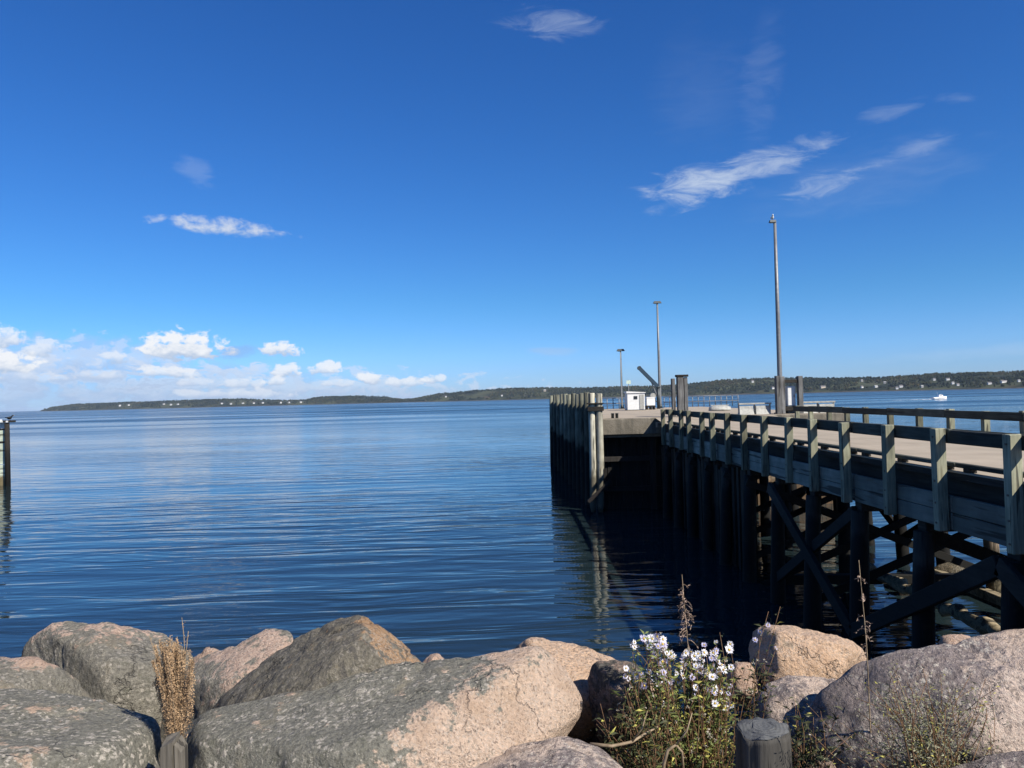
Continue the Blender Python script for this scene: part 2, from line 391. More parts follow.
special = {13: 'pale house by the water at the foot of the first rise of the far shore', 14: 'small pale house low on the far shore left of the pier head pilings',
           15: 'cream house high in the trees above the pier head pilings', 16: 'pale house high on the far hill left of the tall lamp pole', 17: 'tiny white house at the waterline just left of the timber fender posts',
           18: 'tiny white house at the waterline behind the gap between the fender posts', 19: 'long cream house at the water right of the white cabinet', 20: 'white house at the water, first beyond the cream house',
           21: 'white house with tall gable near the water, left of the boat', 22: 'bright white house by the water nearest the left of the boat', 23: 'tiny white shed beside the bright house near the boat',
           24: 'grey house at the water just left of the motorboat', 25: 'white house high on the far hill right above the motorboat', 26: 'wide white house high on the hill right of the motorboat',
           27: 'small white house halfway up the hill right of the motorboat', 28: 'small white outbuilding lowest of the pair right of the motorboat', 29: 'faint grey house high in the woods left of the bright house', 30: 'faint grey house in dark woods above the bright white house',
           31: 'white house on the open slope near the right frame edge', 32: 'long white building on the slope near the right frame edge', 33: 'white building at the very right edge of the far shore'}
for i, (px, py) in enumerate(houses_px):
    D = ip(Dk, px); t = .05; best = None
    for k in range(60):
        tt = k/60; p = shore(px, tt); yy = hor(px) - (p.z-6.8)*F/p.y
        if best is None or abs(yy-(py+1)) < best[0]: best = (abs(yy-(py+1)), tt, p)
    p = best[2]; k = D/F
    wpx = {19: 7, 32: 10, 26: 5, 22: 4.5, 31: 5, 21: 4}.get(i, 3.2 if i > 14 else 2.6); w = wpx*k*.72; hpx = (2.4 if i > 14 else 1.5)
    h = hpx*k*.62; d = min(w, 9)*.8
    g = empty('house', p, special.get(i, HL), 'house', 'houses along the low left shore' if i < 13 else 'houses on the far shore', rz=r.uniform(-.35, .35))
    a, rf, ch = house_mesh(w, d, h, h*.55)
    wo = a.build('wall', creamm if i in (15, 19) else (roofr if i in (24, 29, 30) else wallm), g); ro = rf.build('roof', roofr if i % 3 == 0 else roofm, g); ch.build('chimney', roofm, ro)

# motorboat with its wake
white_paint = plain('white_gelcoat', (0.82, 0.82, 0.82), .3, var=.03); dark_glass = plain('dark_glass', (0.02, 0.025, 0.03), .15)
bp = at(939, 400.2, 455); bp.z = 0
boat = empty('motorboat', bp, 'white cabin motorboat crossing the bay with a short wake behind it', 'boat', rz=0.12)
hl = MB(); rg = []
for k in range(9):
    t = k/8; x = -4.6+9.6*t; wd = 1.55*(1-max(0, (t-.45)/.55)**2.2)+.02; hgt = 1.05+.55*t*t
    rg.append([(x, -wd, hgt), (x+.05, -wd*.8, .1), (x, 0, -.4), (x+.05, wd*.8, .1), (x, wd, hgt)])
hl.loft(rg); hull = hl.build('hull', white_paint, boat)
cbn = MB(); cbn.loft([[(-.6, -1.05, 1.2), (2.6, -.9, 1.5), (2.6, .9, 1.5), (-.6, 1.05, 1.2)], [(-.5, -1., 2.0), (2.0, -.85, 2.0), (2.0, .85, 2.0), (-.5, 1., 2.0)], [(-.3, -.9, 2.7), (1.3, -.8, 2.7), (1.3, .8, 2.7), (-.3, .9, 2.7)]], smooth=False)
cabin = cbn.build('cabin', white_paint, boat)
wd_ = MB(); wd_.box(-.2, 1.35, -1.0, -.93, 2.1, 2.5); wd_.box(1.5, 1.72, -.7, .7, 2.1, 2.5); wd_.build('window', dark_glass, cabin)
tp = MB(); tp.tube([(-.9, 0, 2.6), (-1.2, 0, 4.2)], .05, 6); tp.build('mast', white_paint, boat)
foam = plain('sea_foam', (0.75, 0.78, 0.8), .8, var=.2, scale=1.5)
wk = MB(); rr = random.Random(4)
for k in range(80):
    s = rr.random(); x = -5-26*s*s - rr.random()*1.5; y = rr.uniform(-1, 1)*(.5+2.2*s); L = rr.uniform(.5, 2.0)*(1-.6*s); q = .03+.12*(1-s)
    wk.loft([[(x-L, y-.1, .02), (x+L, y-.12, .02), (x+L*.8, y+.3, .02), (x-L*.8, y+.3, .02)], [(x-L*.6, y, q), (x+L*.6, y, q), (x+L*.5, y+.15, q), (x-L*.5, y+.15, q)]])
wo = wk.build('wake', foam); wo.location = bp; wo.rotation_euler = (0, 0, .12)
tag(wo, 'white broken foam wake trailing left of the motorboat', 'wake', kind='stuff')

# thin sea air round the whole scene
hz = bpy.data.materials.new('haze'); hz.use_nodes = True; hz.node_tree.nodes.clear()
ho = hz.node_tree.nodes.new('ShaderNodeOutputMaterial'); pv = hz.node_tree.nodes.new('ShaderNodeVolumePrincipled')
pv.inputs['Color'].default_value = (0.62, 0.78, 1.0, 1); pv.inputs['Density'].default_value = 2.8e-5; pv.inputs['Anisotropy'].default_value = 0.0
hz.node_tree.links.new(pv.outputs[0], ho.inputs['Volume'])
q = MB(); q.box(-16500, 16500, -900, 26500, -4.5, 95); tag(q.build('haze', hz), 'thin pale blue sea air over the bay', kind='stuff')

# ------------------------------------------------------------------ land behind and below the rocks
mt, nt, b = mat('soil'); P, xyz = posz(nt)
n = nt.noise(P, 3.0, 7); n2 = nt.noise(P, 25, 5)
nt.put(b.inputs['Base Color'], nt.mix(nt.lin(n, .35, .65), nt.mix(n2, (0.05, 0.04, 0.028), (0.11, 0.085, 0.06)), nt.mix(n2, (0.12, 0.10, 0.08), (0.22, 0.19, 0.16))))
b.inputs['Roughness'].default_value = 0.95; nt.put(b.inputs['Normal'], nt.bump(n2, .9, .03))
V = []; Fc = []; xs = [-2000, -500, -120, -40] + [i*.5 for i in range(-24, 61)] + [60, 140, 500, 2000]; ys = [-390, -60, -10] + [i*.4 for i in range(-5, 40)]
def gz(x, y):
    z = 5.25 if y < 3.6 else 5.25 - (y-3.6)*0.62
    return max(z, -2.5) + .12*noise.noise((x*.9, y*.9, 0)) + (0.05*noise.noise((x*3, y*3, 4)))
for y in ys:
    for x in xs: V.append((x, y, gz(x, y)))
nx = len(xs)
for j in range(len(ys)-1):
    for i in range(nx-1): Fc.append([j*nx+i, j*nx+i+1, (j+1)*nx+i+1, (j+1)*nx+i])
tag(link('ground', mesh_np('ground', V, Fc, True), mt), 'stony bank sloping down to the water under the boulders', kind='structure')

# ------------------------------------------------------------------ boulders
def rock_mat(name, grey, pink, spots=0.5, streak=0.0, dark=(0.07, 0.065, 0.06), spotc=(0.52, 0.47, 0.40), gs=1.0):
    mt, nt, b = mat(name); v, r = coords(nt)
    at_ = nt.new('ShaderNodeAttribute'); at_.attribute_name = 'fresh'
    n1 = nt.noise(v, 5.5, 8, .62); n2 = nt.noise(v, 26, 6, .65); n3 = nt.noise(v, 75*gs, 5, .75); gr = nt.voro(v, 170*gs, out=1)
    grs = nt.new('ShaderNodeSeparateColor'); nt.put(grs.inputs[0], gr); gv = grs.outputs[0]
    # fresh (pink granite) and weathered (lichen grey) stone meet along a broken edge
    f = nt.ss(nt.math('ADD', at_.outputs['Fac'], nt.math('ADD', nt.lin(n1, .25, .75, -.6, .6), nt.lin(n2, .3, .7, -.45, .45))), .38, .62)
    pk = nt.mix(nt.lin(n3, .36, .64), tuple(x*.74 for x in pink), tuple(min(1, x*1.22) for x in pink))
    pk = nt.mix(nt.ss(gv, .72, .8, 0, .45), pk, (0.46, 0.40, 0.34))
    pk = nt.mix(nt.ss(gv, .12, .06, 0, .55), pk, (0.10, 0.085, 0.075))
    pk = nt.mix(nt.ss(n1, .52, .70, 0, .55), pk, tuple(x*y for x, y in zip(pink, (.72, .66, .60))))
    pk = nt.mix(nt.ss(nt.noise(v, 3.1, 4), .55, .68, 0, .14), pk, (0.36, 0.22, 0.10))
    gy = nt.mix(nt.lin(n3, .36, .64), tuple(x*.66 for x in grey), tuple(min(1, x*1.42) for x in grey))
    gy = nt.mix(nt.ss(n2, .52, .66, 0, .55), gy, tuple(x*y for x, y in zip(grey, (.62, .66, .58))))
    gy = nt.mix(nt.ss(n1, .54, .66, 0, .6), gy, tuple(x*y for x, y in zip(grey, (1.28, 1.18, 1.02))))
    vd = nt.new('ShaderNodeVectorMath', operation='MULTIPLY_ADD'); nt.put(vd.inputs[0], nt.noise(v, 60, 4, .7, out=1)); vd.inputs[1].default_value = (.035, .035, .035); nt.put(vd.inputs[2], v)
    sp1 = nt.voro(vd.outputs[0], 42, out=0); sm = nt.math('MULTIPLY', nt.ss(sp1, .42, .18), nt.ss(nt.noise(v, 7, 5), .44, .56))
    sp2 = nt.math('MULTIPLY', nt.ss(nt.noise(v, 40, 6, .7), .54, .62), nt.ss(nt.noise(v, 4.2, 4), .44, .58))
    sp3 = nt.math('MULTIPLY', nt.ss(nt.voro(v, 95), .34, .2), nt.ss(n2, .5, .62))
    s = nt.math('MULTIPLY', nt.math('MAXIMUM', nt.math('MAXIMUM', sm, sp2), nt.math('MULTIPLY', sp3, .6)), spots)
    gy = nt.mix(s, gy, spotc)
    if streak:
        st = nt.noise(nt.mapping(v, (9, 9, 1.1), (0, math.radians(18), 0)), 3.0, 6, .65)
        gy = nt.mix(nt.ss(st, .48, .60, 0, streak), gy, dark)
    c = nt.mix(f, gy, pk)
    vw = nt.new('ShaderNodeVectorMath', operation='MULTIPLY_ADD'); nt.put(vw.inputs[0], nt.noise(v, 3.5, 6, .6, out=1)); vw.inputs[1].default_value = (.45, .45, .45); nt.put(vw.inputs[2], v)
    ck = nt.voro(nt.mapping(vw.outputs[0], (1, 1.2, .8)), 2.3, 'DISTANCE_TO_EDGE')
    ckm = nt.math('MULTIPLY', nt.ss(ck, .014, .003), nt.ss(nt.noise(v, 2.2, 3), .46, .58))
    c = nt.mix(nt.math('MULTIPLY', ckm, .32), c, (0.05, 0.042, 0.035))
    nt.put(b.inputs['Base Color'], c); b.inputs['Roughness'].default_value = .88; b.inputs['Specular IOR Level'].default_value = .25
    hh = nt.math('ADD', nt.math('MULTIPLY', n2, 1.0), nt.math('MULTIPLY', n3, .85))
    hh = nt.math('SUBTRACT', nt.math('ADD', hh, nt.math('MULTIPLY', n1, 1.6)), nt.math('MULTIPLY', ckm, .8))
    nt.put(b.inputs['Normal'], nt.bump(hh, .95, .026)); return mt

R_lichen = rock_mat('lichen_granite', (0.175, 0.168, 0.138), (0.54, 0.405, 0.305), spots=.9)
R_grey = rock_mat('grey_granite', (0.18, 0.168, 0.138), (0.46, 0.335, 0.26), spots=.5)
R_streak = rock_mat('streaked_granite', (0.15, 0.135, 0.105), (0.36, 0.23, 0.13), spots=.25, streak=.7)
R_pink = rock_mat('pink_granite', (0.22, 0.175, 0.15), (0.46, 0.32, 0.235), spots=.3)
R_orange = rock_mat('orange_granite', (0.30, 0.23, 0.165), (0.56, 0.39, 0.265), spots=.25)
R_mauve = rock_mat('mauve_granite', (0.21, 0.175, 0.162), (0.47, 0.375, 0.31), spots=.95, gs=.7)
R_dark = rock_mat('dark_stone', (0.085, 0.078, 0.066), (0.24, 0.17, 0.13), spots=.25)

def icos(sub):
    bm = bmesh.new(); bmesh.ops.create_icosphere(bm, subdivisions=sub, radius=1)
    V = np.array([v.co[:] for v in bm.verts]); Fc = [[v.index for v in f.verts] for f in bm.faces]; bm.free(); return V, Fc
ICO = {}
def inpoly(x, y, poly):
    c = False; j = len(poly)-1
    for i in range(len(poly)):
        if (poly[i][1] > y) != (poly[j][1] > y) and x < (poly[j][0]-poly[i][0])*(y-poly[i][1])/(poly[j][1]-poly[i][1])+poly[i][0]: c = not c
        j = i
    return c
def pdist(x, y, poly):
    d = 1e9
    for i in range(len(poly)):
        ax, ay = poly[i-1]; bx, by = poly[i]; L = (bx-ax)**2+(by-ay)**2+1e-9
        t = max(0, min(1, ((x-ax)*(bx-ax)+(y-ay)*(by-ay))/L)); d = min(d, math.hypot(x-ax-t*(bx-ax), y-ay-t*(by-ay)))
    return d if inpoly(x, y, poly) else -d
def boulder(outline, Y, tf, tb, label, material, seed=0, sub=6, fresh=None, soft=25, front=None, p=44, amp=.030, group='boulders of the riprap bank', ff=0.0, tilt=(.25, .6), name='boulder'):
    """a stone bounded by planes through its outline at depth Y, with its own facets in front and behind"""
    rr = random.Random(seed)
    o2 = sorted(set(outline)); hull = []
    for seq in (o2, o2[::-1]):
        h_ = []
        for q in seq:
            while len(h_) > 1 and (h_[-1][0]-h_[-2][0])*(q[1]-h_[-2][1])-(h_[-1][1]-h_[-2][1])*(q[0]-h_[-2][0]) <= 0: h_.pop()
            h_.append(q)
        hull += h_[:-1]
    pts = [at(x, y, Y) for x, y in hull]
    cpt = sum(pts, Vector())/len(pts); view = (cpt-EYE).normalized()
    # outward normals: outline must run clockwise on screen
    N = []; Dd = []
    n = len(pts)
    for i in range(n):
        a, b_ = pts[i], pts[(i+1) % n]; e = (b_-a)
        if e.length < 1e-6: continue
        e.normalize(); nn = view.cross(e).normalized()
        if nn.dot(a-cpt) < 0: nn = -nn
        for q in (-rr.uniform(*tilt), rr.uniform(.15, .5)):
            k = (nn + view*q).normalized(); h = k.dot(a-cpt)
            if h > 0.01: N.append(k); Dd.append(h)
    size = max((p_-cpt).length for p_ in pts)
    side = view.cross(Vector((0, 0, 1))).normalized(); upv = side.cross(view)
    for (a, b_, s) in (front or [(-.15, .25, 1), (.45, .05, 1.08), (-.5, -.1, 1.12), (.1, .7, 1.12), (.05, -.6, 1.1)]):
        k = (-view + side*(a+rr.uniform(-.12, .12)) + upv*(b_+rr.uniform(-.1, .1))).normalized(); N.append(k); Dd.append(tf*s)
    for a, b_ in ((0, .1), (.5, .3), (-.5, .2)):
        k = (view + side*a + upv*b_).normalized(); N.append(k); Dd.append(tb)
    N = np.array([k[:] for k in N]); Dd = np.array(Dd)
    if sub not in ICO: ICO[sub] = icos(sub)
    S, Fc = ICO[sub]
    # stretch the sampling directions to the stone's proportions
    ex = max(abs((q-cpt).dot(side)) for q in pts); ez = max(abs((q-cpt).dot(upv)) for q in pts)
    B = np.array([side[:], view[:], upv[:]])
    D = (S*np.array([ex, (tf+tb)/2, ez])) @ B; D /= np.linalg.norm(D, axis=1)[:, None]
    wgt = 1/np.power(np.maximum(N @ N.T, 0), p*1.5).sum(1)
    q = np.maximum(D @ N.T, 0)/Dd; rad = 1/np.power((np.power(q, p)*wgt).sum(1), 1/p)
    X = D*rad[:, None]
    X *= 1.03
    cn, cd_ = [], []
    for k in range(20):            # broken corners: small facets cut off the bulk
        kk = (-view*rr.uniform(.25, 1.2) + side*rr.uniform(-1, 1) + upv*rr.uniform(-.7, 1)).normalized()
        cn.append(kk[:]); cd_.append(float((X @ np.array(kk[:])).max())*rr.uniform(.89, .975))
    q = np.maximum(D @ np.array(cn).T, 0)*np.linalg.norm(X, axis=1)[:, None]/np.array(cd_)
    X /= np.power(1+np.power(q, 64).sum(1), 1/64)[:, None]
    out = np.empty_like(X); so = Vector((seed*3.1, seed*1.7, 5))
    for i in range(len(X)):
        v = Vector(X[i]); w = v+so
        d = amp*size*.62*(noise.fractal(w*2.6/size**.5, .8, 2.1, 5)) + .012*(abs(noise.noise(w*5.5+Vector((3, 3, 3))))-.2) + .010*abs(noise.noise(w*9)) + .0055*noise.fractal(w*30, .8, 2.0, 3)
        c_ = noise.noise(w*4.2+Vector((9, 2, 1))); d -= .009*max(0, 1-abs(c_)*9)
        out[i] = v + Vector(D[i])*d
    me = mesh_np(name, out, Fc, True)
    a = me.attributes.new('fresh', 'FLOAT', 'POINT'); fv = []
    for i in range(len(out)):
        P_ = Vector(out[i])+cpt-EYE; z = P_.dot(fw); x = 512+F*P_.dot(rt)/z; y = 384-F*P_.dot(up)/z
        if fresh is None: fv.append(ff)
        else: fv.append(max(0, min(1, .5+pdist(x, y, fresh)/(2*soft))))
    a.data.foreach_set('value', fv)
    o = link(name, me, material); o.location = cpt
    return tag(o, label, 'boulder', group)

EDGE = 920
boulder([(-220, 680), (-60, 638), (0, 640), (22, 648), (36, 672), (76, 681), (100, 690), (110, 800), (0, 860), (-200, 860)], 2.95, .35, .5, 'low grey boulder with a pinkish crest at the left frame edge', R_grey, 1, 5, fresh=[(-100, 622), (18, 632), (50, 664), (18, 658), (-60, 648)], soft=16)
boulder([(12, 658), (28, 636), (46, 620), (64, 618), (100, 627), (150, 629), (192, 634), (212, 690), (200, 790), (60, 800), (12, 740)], 3.55, .4, .5, 'rounded grey boulder with a pale peaked top left corner, behind the dry dock plant', R_grey, 2, 6, fresh=[(10, 600), (80, 605), (200, 622), (230, 634), (150, 631), (66, 626), (30, 648)], soft=16)
boulder([(-260, 682), (-100, 672), (40, 668), (110, 666), (150, 672), (170, 692), (175, 790), (165, EDGE), (-260, EDGE)], 2.5, .42, .45, 'large flat grey lichened boulder filling the lower left corner', R_lichen, 3, 6, ff=.1, front=[(.05, .32, 1), (.5, .0, 1.1), (-.4, .1, 1.2), (0, -.3, 1.1)])
boulder([(150, 720), (168, 680), (200, 657), (236, 638), (272, 627), (290, 630), (299, 648), (310, 720), (290, 800), (150, 800)], 3.3, .3, .45, 'grey and pinkish sloping boulder between the dry dock plant and the streaked boulder', R_grey, 4, 5, fresh=[(200, 650), (270, 622), (300, 632), (290, 660), (220, 690)], soft=26, front=[(.0, .5, 1), (.45, .1, 1.1), (-.25, .05, 1.25), (0, -.4, 1.1)])
boulder([(182, 668), (196, 652), (212, 646), (222, 652), (236, 700), (190, 710)], 3.9, .16, .25, 'small pink stone peeping out just right of the dry dock plant', R_pink, 5, 4, ff=1)
boulder([(192, 716), (236, 678), (283, 638), (312, 620), (338, 610), (362, 612), (384, 626), (402, 648), (430, 672), (450, 700), (440, 800), (190, 810)], 2.98, .34, .5, 'domed dark grey streaked boulder with the highest top, rusty on its right shoulder', R_streak, 6, 6, fresh=[(365, 622), (400, 640), (425, 668), (398, 672), (372, 650)], soft=18, p=13)
boulder([(150, 718), (240, 694), (320, 678), (400, 660), (460, 648), (505, 638), (540, 634), (568, 642), (589, 664), (596, 700), (590, 726), (560, 742), (500, 754), (430, 775), (330, EDGE), (148, EDGE), (140, 760)], 2.65, .4, .45, 'large central boulder, grey lichened on the left and bare cream pink on the right', R_lichen, 7, 6,
        fresh=[(392, 800), (412, 735), (440, 714), (492, 690), (500, 655), (540, 628), (640, 620), (640, 760), (500, 820)], soft=48, front=[(-.25, .55, 1.0), (.55, .12, .92), (-.6, .1, 1.15), (.15, .75, 1.2), (.1, -.7, 1.05)])
boulder([(418, 668), (428, 656), (438, 653), (448, 664), (455, 690), (415, 690)], 3.7, .1, .2, 'tiny pink stone tip between the streaked and the cream pink boulder', R_pink, 8, 4, ff=1)
boulder([(500, 652), (530, 638), (560, 638), (582, 648), (610, 656), (642, 668), (655, 690), (640, 760), (520, 760)], 3.2, .3, .4, 'pale orange pink boulder wedged behind the right end of the cream pink boulder', R_orange, 9, 5, ff=.85)
boulder([(586, 676), (594, 664), (618, 660), (640, 668), (652, 700), (640, 740), (600, 745), (588, 715)], 2.85, .15, .25, 'small grey brown boulder left of the white asters', R_dark, 10, 5, ff=.45)
boulder([(400, 790), (440, 766), (500, 748), (545, 736), (585, 738), (606, 752), (640, 800), (640, EDGE), (420, EDGE)], 2.4, .3, .35, 'mauve pink boulder in shadow under the large central boulder', R_mauve, 11, 5, ff=.4)
boulder([(575, 742), (592, 716), (620, 702), (690, 715), (740, 760), (740, EDGE), (580, EDGE)], 2.95, .18, .3, 'dark shaded stone behind the stems of the aster clump', R_dark, 12, 5, ff=.05)
boulder([(748, 632), (770, 624), (800, 629), (845, 638), (866, 646), (868, 656), (846, 684), (830, 740), (756, 740), (750, 690)], 3.3, .28, .35, 'bright orange flat faced boulder with a shaded left side, right of the asters', R_orange, 13, 6, ff=1, front=[(.35, .1, 1), (.45, .4, 1.05), (.3, -.4, 1.1), (-1.6, .1, .9)], p=20, tilt=(.1, .3))
boulder([(742, 706), (766, 684), (800, 676), (836, 676), (862, 690), (860, 800), (750, 810)], 2.95, .25, .3, 'mottled mauve stone between the orange boulder and the cut post', R_mauve, 14, 5, ff=.5)
boulder([(768, 800), (786, 736), (812, 700), (862, 662), (900, 654), (940, 648), (985, 626), (1010, 618), (1060, 616), (1150, 640), (1180, 760), (1150, EDGE), (790, EDGE)], 2.65, .42, .45, 'big mauve boulder in the right corner with a cream pink right end', R_mauve, 15, 6,
        fresh=[(985, 600), (1200, 600), (1200, 900), (1000, 800), (960, 735), (990, 680)], soft=40, front=[(-.52, .35, .96), (.55, .3, .96), (-.6, -.2, 1.08), (.2, -.5, 1.1), (-.1, .95, 1.12)])
boulder([(900, 800), (950, 764), (1000, 753), (1060, 746), (1120, 760), (1120, EDGE), (920, EDGE)], 2.12, .2, .3, 'dark mauve stone edge at the very bottom right corner', R_mauve, 16, 5, ff=.0)
boulder([(936, 648), (942, 636), (958, 633), (976, 637), (984, 660), (940, 665)], 4.3, .12, .25, 'small pink stone glimpsed behind the big right boulder', R_pink, 17, 4, ff=.8)
boulder([(724, 684), (732, 664), (748, 662), (760, 676), (762, 705), (728, 705)], 3.15, .08, .15, 'small salmon pink stone between the asters and the orange boulder', R_pink, 18, 4, ff=1)
boulder([(770, 800), (790, 745), (815, 740), (838, 760), (840, EDGE), (770, EDGE)], 2.5, .15, .2, 'dull reddish stone beside the right side of the cut post', R_dark, 19, 5, ff=.8)

# ------------------------------------------------------------------ pier materials
W_post = wood('weathered_post', (0.125, 0.13, 0.092), (0.27, 0.265, 0.185), 'Z', 20)
W_rail = wood('weathered_rail', (0.036, 0.04, 0.032), (0.075, 0.08, 0.064), 'Y', 18)
W_fascia = wood('fascia_board', (0.155, 0.165, 0.14), (0.235, 0.245, 0.205), 'Y', 10, bd=.004)
W_dark = wood('tarred_and_shaded_timber', (0.018, 0.016, 0.014), (0.045, 0.04, 0.034), 'Y', 16)  # tarred timber; also carries painted shade for the deck edge and recess
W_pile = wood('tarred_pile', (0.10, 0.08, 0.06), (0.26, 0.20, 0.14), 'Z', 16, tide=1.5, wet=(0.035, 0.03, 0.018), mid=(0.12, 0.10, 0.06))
W_brace = wood('tarred_brace', (0.016, 0.014, 0.012), (0.036, 0.031, 0.026), 'Y', 16, tide=3.2, wet=(0.008, 0.008, 0.007))
W_crib = wood('crib_planking', (0.012, 0.010, 0.008), (0.040, 0.032, 0.024), 'Z', 8, tide=2.2, wet=(0.006, 0.006, 0.005), mid=(0.02, 0.017, 0.010))
W_piled = wood('wet_shaded_pile', (0.02, 0.017, 0.014), (0.045, 0.038, 0.03), 'Z', 16, tide=3.2, wet=(0.006, 0.006, 0.0055), mid=(0.016, 0.014, 0.009))  # darker copy of the tan pile: wet wood with shade painted in
W_weed = wood('weedy_waler', (0.06, 0.05, 0.03), (0.30, 0.245, 0.16), 'X', 9, bd=.03)
W_fend = wood('fender_pile', (0.10, 0.105, 0.078), (0.21, 0.21, 0.16), 'Z', 14, tide=3.5, wet=(0.010, 0.011, 0.011), mid=(0.02, 0.022, 0.014))
W_pair = wood('corner_pile', (0.30, 0.29, 0.23), (0.50, 0.48, 0.39), 'Z', 14, tide=2.2, wet=(0.10, 0.09, 0.065), mid=(0.14, 0.12, 0.085))
W_wall = wood('wharf_wall_timber', (0.07, 0.078, 0.065), (0.12, 0.13, 0.105), 'Z', 9, tide=3.4, wet=(0.009, 0.010, 0.010))
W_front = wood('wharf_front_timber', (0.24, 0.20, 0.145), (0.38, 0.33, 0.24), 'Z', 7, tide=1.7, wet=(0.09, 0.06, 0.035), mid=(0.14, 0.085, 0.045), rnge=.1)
W_frontd = wood('wharf_front_wet_shaded', (0.010, 0.009, 0.009), (0.026, 0.023, 0.021), 'Z', 7, tide=1.5, wet=(0.014, 0.012, 0.012))  # dark copy of the front timber: wet, with the approach's shadow painted in
mt, nt, b = mat('deck_surface'); P, xyz = posz(nt)
n = nt.noise(P, 0.9, 6); n2 = nt.noise(P, 40, 3); n3 = nt.noise(nt.mapping(P, (1.3, .12, 1)), 1.2, 6, .65)
c_ = nt.mix(nt.lin(n, .3, .7), (0.27, 0.225, 0.165), (0.36, 0.30, 0.225)); c_ = nt.mix(nt.ss(n3, .52, .66, 0, .5), c_, (0.20, 0.165, 0.12))
c_ = nt.mix(nt.lin(n2, .3, .7, 0, .3), c_, (0.20, 0.18, 0.145))
nt.put(b.inputs['Base Color'], c_); b.inputs['Roughness'].default_value = .9; nt.put(b.inputs['Normal'], nt.bump(n2, .5, .01)); M_deck = mt
mt, nt, b = mat('stained_concrete'); P, xyz = posz(nt)
n = nt.noise(P, 1.1, 7, .62); n2 = nt.noise(nt.mapping(P, (1.8, 1.8, .25)), 1.5, 5); n3 = nt.noise(P, 14, 5)
c_ = nt.mix(nt.lin(n, .3, .7), (0.08, 0.068, 0.05), (0.20, 0.175, 0.135)); c_ = nt.mix(nt.ss(n2, .46, .60, 0, .8), c_, (0.07, 0.062, 0.046)); c_ = nt.mix(nt.lin(n3, .3, .7, 0, .4), c_, (0.15, 0.135, 0.105))
nt.put(b.inputs['Base Color'], c_); b.inputs['Roughness'].default_value = .92; nt.put(b.inputs['Normal'], nt.bump(nt.math('ADD', n, n3), .8, .03)); M_conc = mt
M_bolt = plain('rusty_bolt', (0.16, 0.12, 0.09), .6, .4)
M_pale = plain('pale_grey_paint', (0.29, 0.29, 0.265), .6, var=.2)
M_white = plain('white_paint', (0.60, 0.60, 0.585), .5, var=.06)
M_steel = plain('galvanised_steel', (0.17, 0.175, 0.18), .5, .3)
M_crane = plain('dark_blue_paint', (0.012, 0.034, 0.058), .5)
M_dsteel = plain('dark_steel', (0.04, 0.05, 0.055), .5, .3)

# ------------------------------------------------------------------ approach pier
XL, XR, ZD = 8.2, 15.5, 5.2
Y0, YE = 0.05, 44.2
ap = empty('approach_pier', (12, 20, 0), 'long timber approach pier on tarred piles with guard rails, running out from the right', 'pier')
AO = Vector((-12, -20, 0))
def sub(mb, name, mt_, par=ap, off=AO):
    o = mb.build(name, mt_, par)
    if par is ap: o.location = off
    return o
dk = MB(); dk.box(XL+.2, XR-.2, -4, YE, ZD-.03, ZD); deck = sub(dk, 'deck', M_deck)
q = MB(); q.box(XL+.22, XR-.22, -4, YE, ZD-.161, ZD-.032); sub(q, 'deck_planking', W_dark)  # dark colour stands in for the shade on the deck's edge
st = MB()
rec = MB(); rec.box(XL+.42, XL+.52, -4, YE, 4.15, ZD-.162); sub(rec, 'stringer', W_dark); rec = MB(); rec.box(XR-.52, XR-.42, -4, YE, 4.8, ZD-.162); sub(rec, 'stringer', W_dark)  # left one near black: the recess's shade is put into its colour
for x in (10.0, 11.85, 13.7):
    q = MB(); q.box(x-.15, x+.15, -4, YE, 4.4, ZD-.164); sub(q, 'stringer', W_dark)
# fascia boards and kerbs in lengths, rails in lengths
sp_ = 2.075
py0 = 12.5 - 7*sp_
posts_y = [py0 + k*sp_ for k in range(0, 22)]
for side, xo in ((-1, XL), (1, XR)):
    for k in range(0, len(posts_y)-1, 2):
        ya = posts_y[k]-.03; yb = min(posts_y[min(k+2, len(posts_y)-1)]-.05, YE-.02)
        q = MB(); x0 = xo+.12 if side < 0 else xo-.21
        q.box(x0, x0+.09, ya, yb, 4.41, 4.73, .01, jit=.005)
        if side < 0: q.box(x0+.004, x0+.086, ya, yb, 4.07, 4.40, .01, jit=.005); sub(q, 'fascia_board', W_fascia)
        q = MB(); x0 = xo+.20 if side < 0 else xo-.36
        q.box(x0, x0+.16, ya+.01, yb, ZD+.075, ZD+.155, .012, jit=.005)
        kb = sub(q, 'kerb', W_rail)
        for yy in (ya+.35, (ya+yb)/2, yb-.35):
            bl = MB(); bl.box(x0+.01, x0+.15, yy-.1, yy+.1, ZD+.003, ZD+.074); bl.build('kerb_block', W_dark, kb)
        q = MB(); x0 = xo+.108 if side < 0 else xo-.208
        q.box(x0, x0+.10, ya, yb, 5.73+rnd.uniform(-.012, .012), 6.0+rnd.uniform(-.015, .015), .012, jit=.008); sub(q, 'rail', W_rail)
pm = MB(); pm.box(-.105, .105, -.095, .095, 4.06, 6.02, .012, jit=.006)
pmesh = pm.mesh('post')
bmh = MB(); bmh.tube([(-.104, -.01, 0), (-.125, -.01, 0)], .02, 8); bmesh_ = bmh.mesh('bolt')
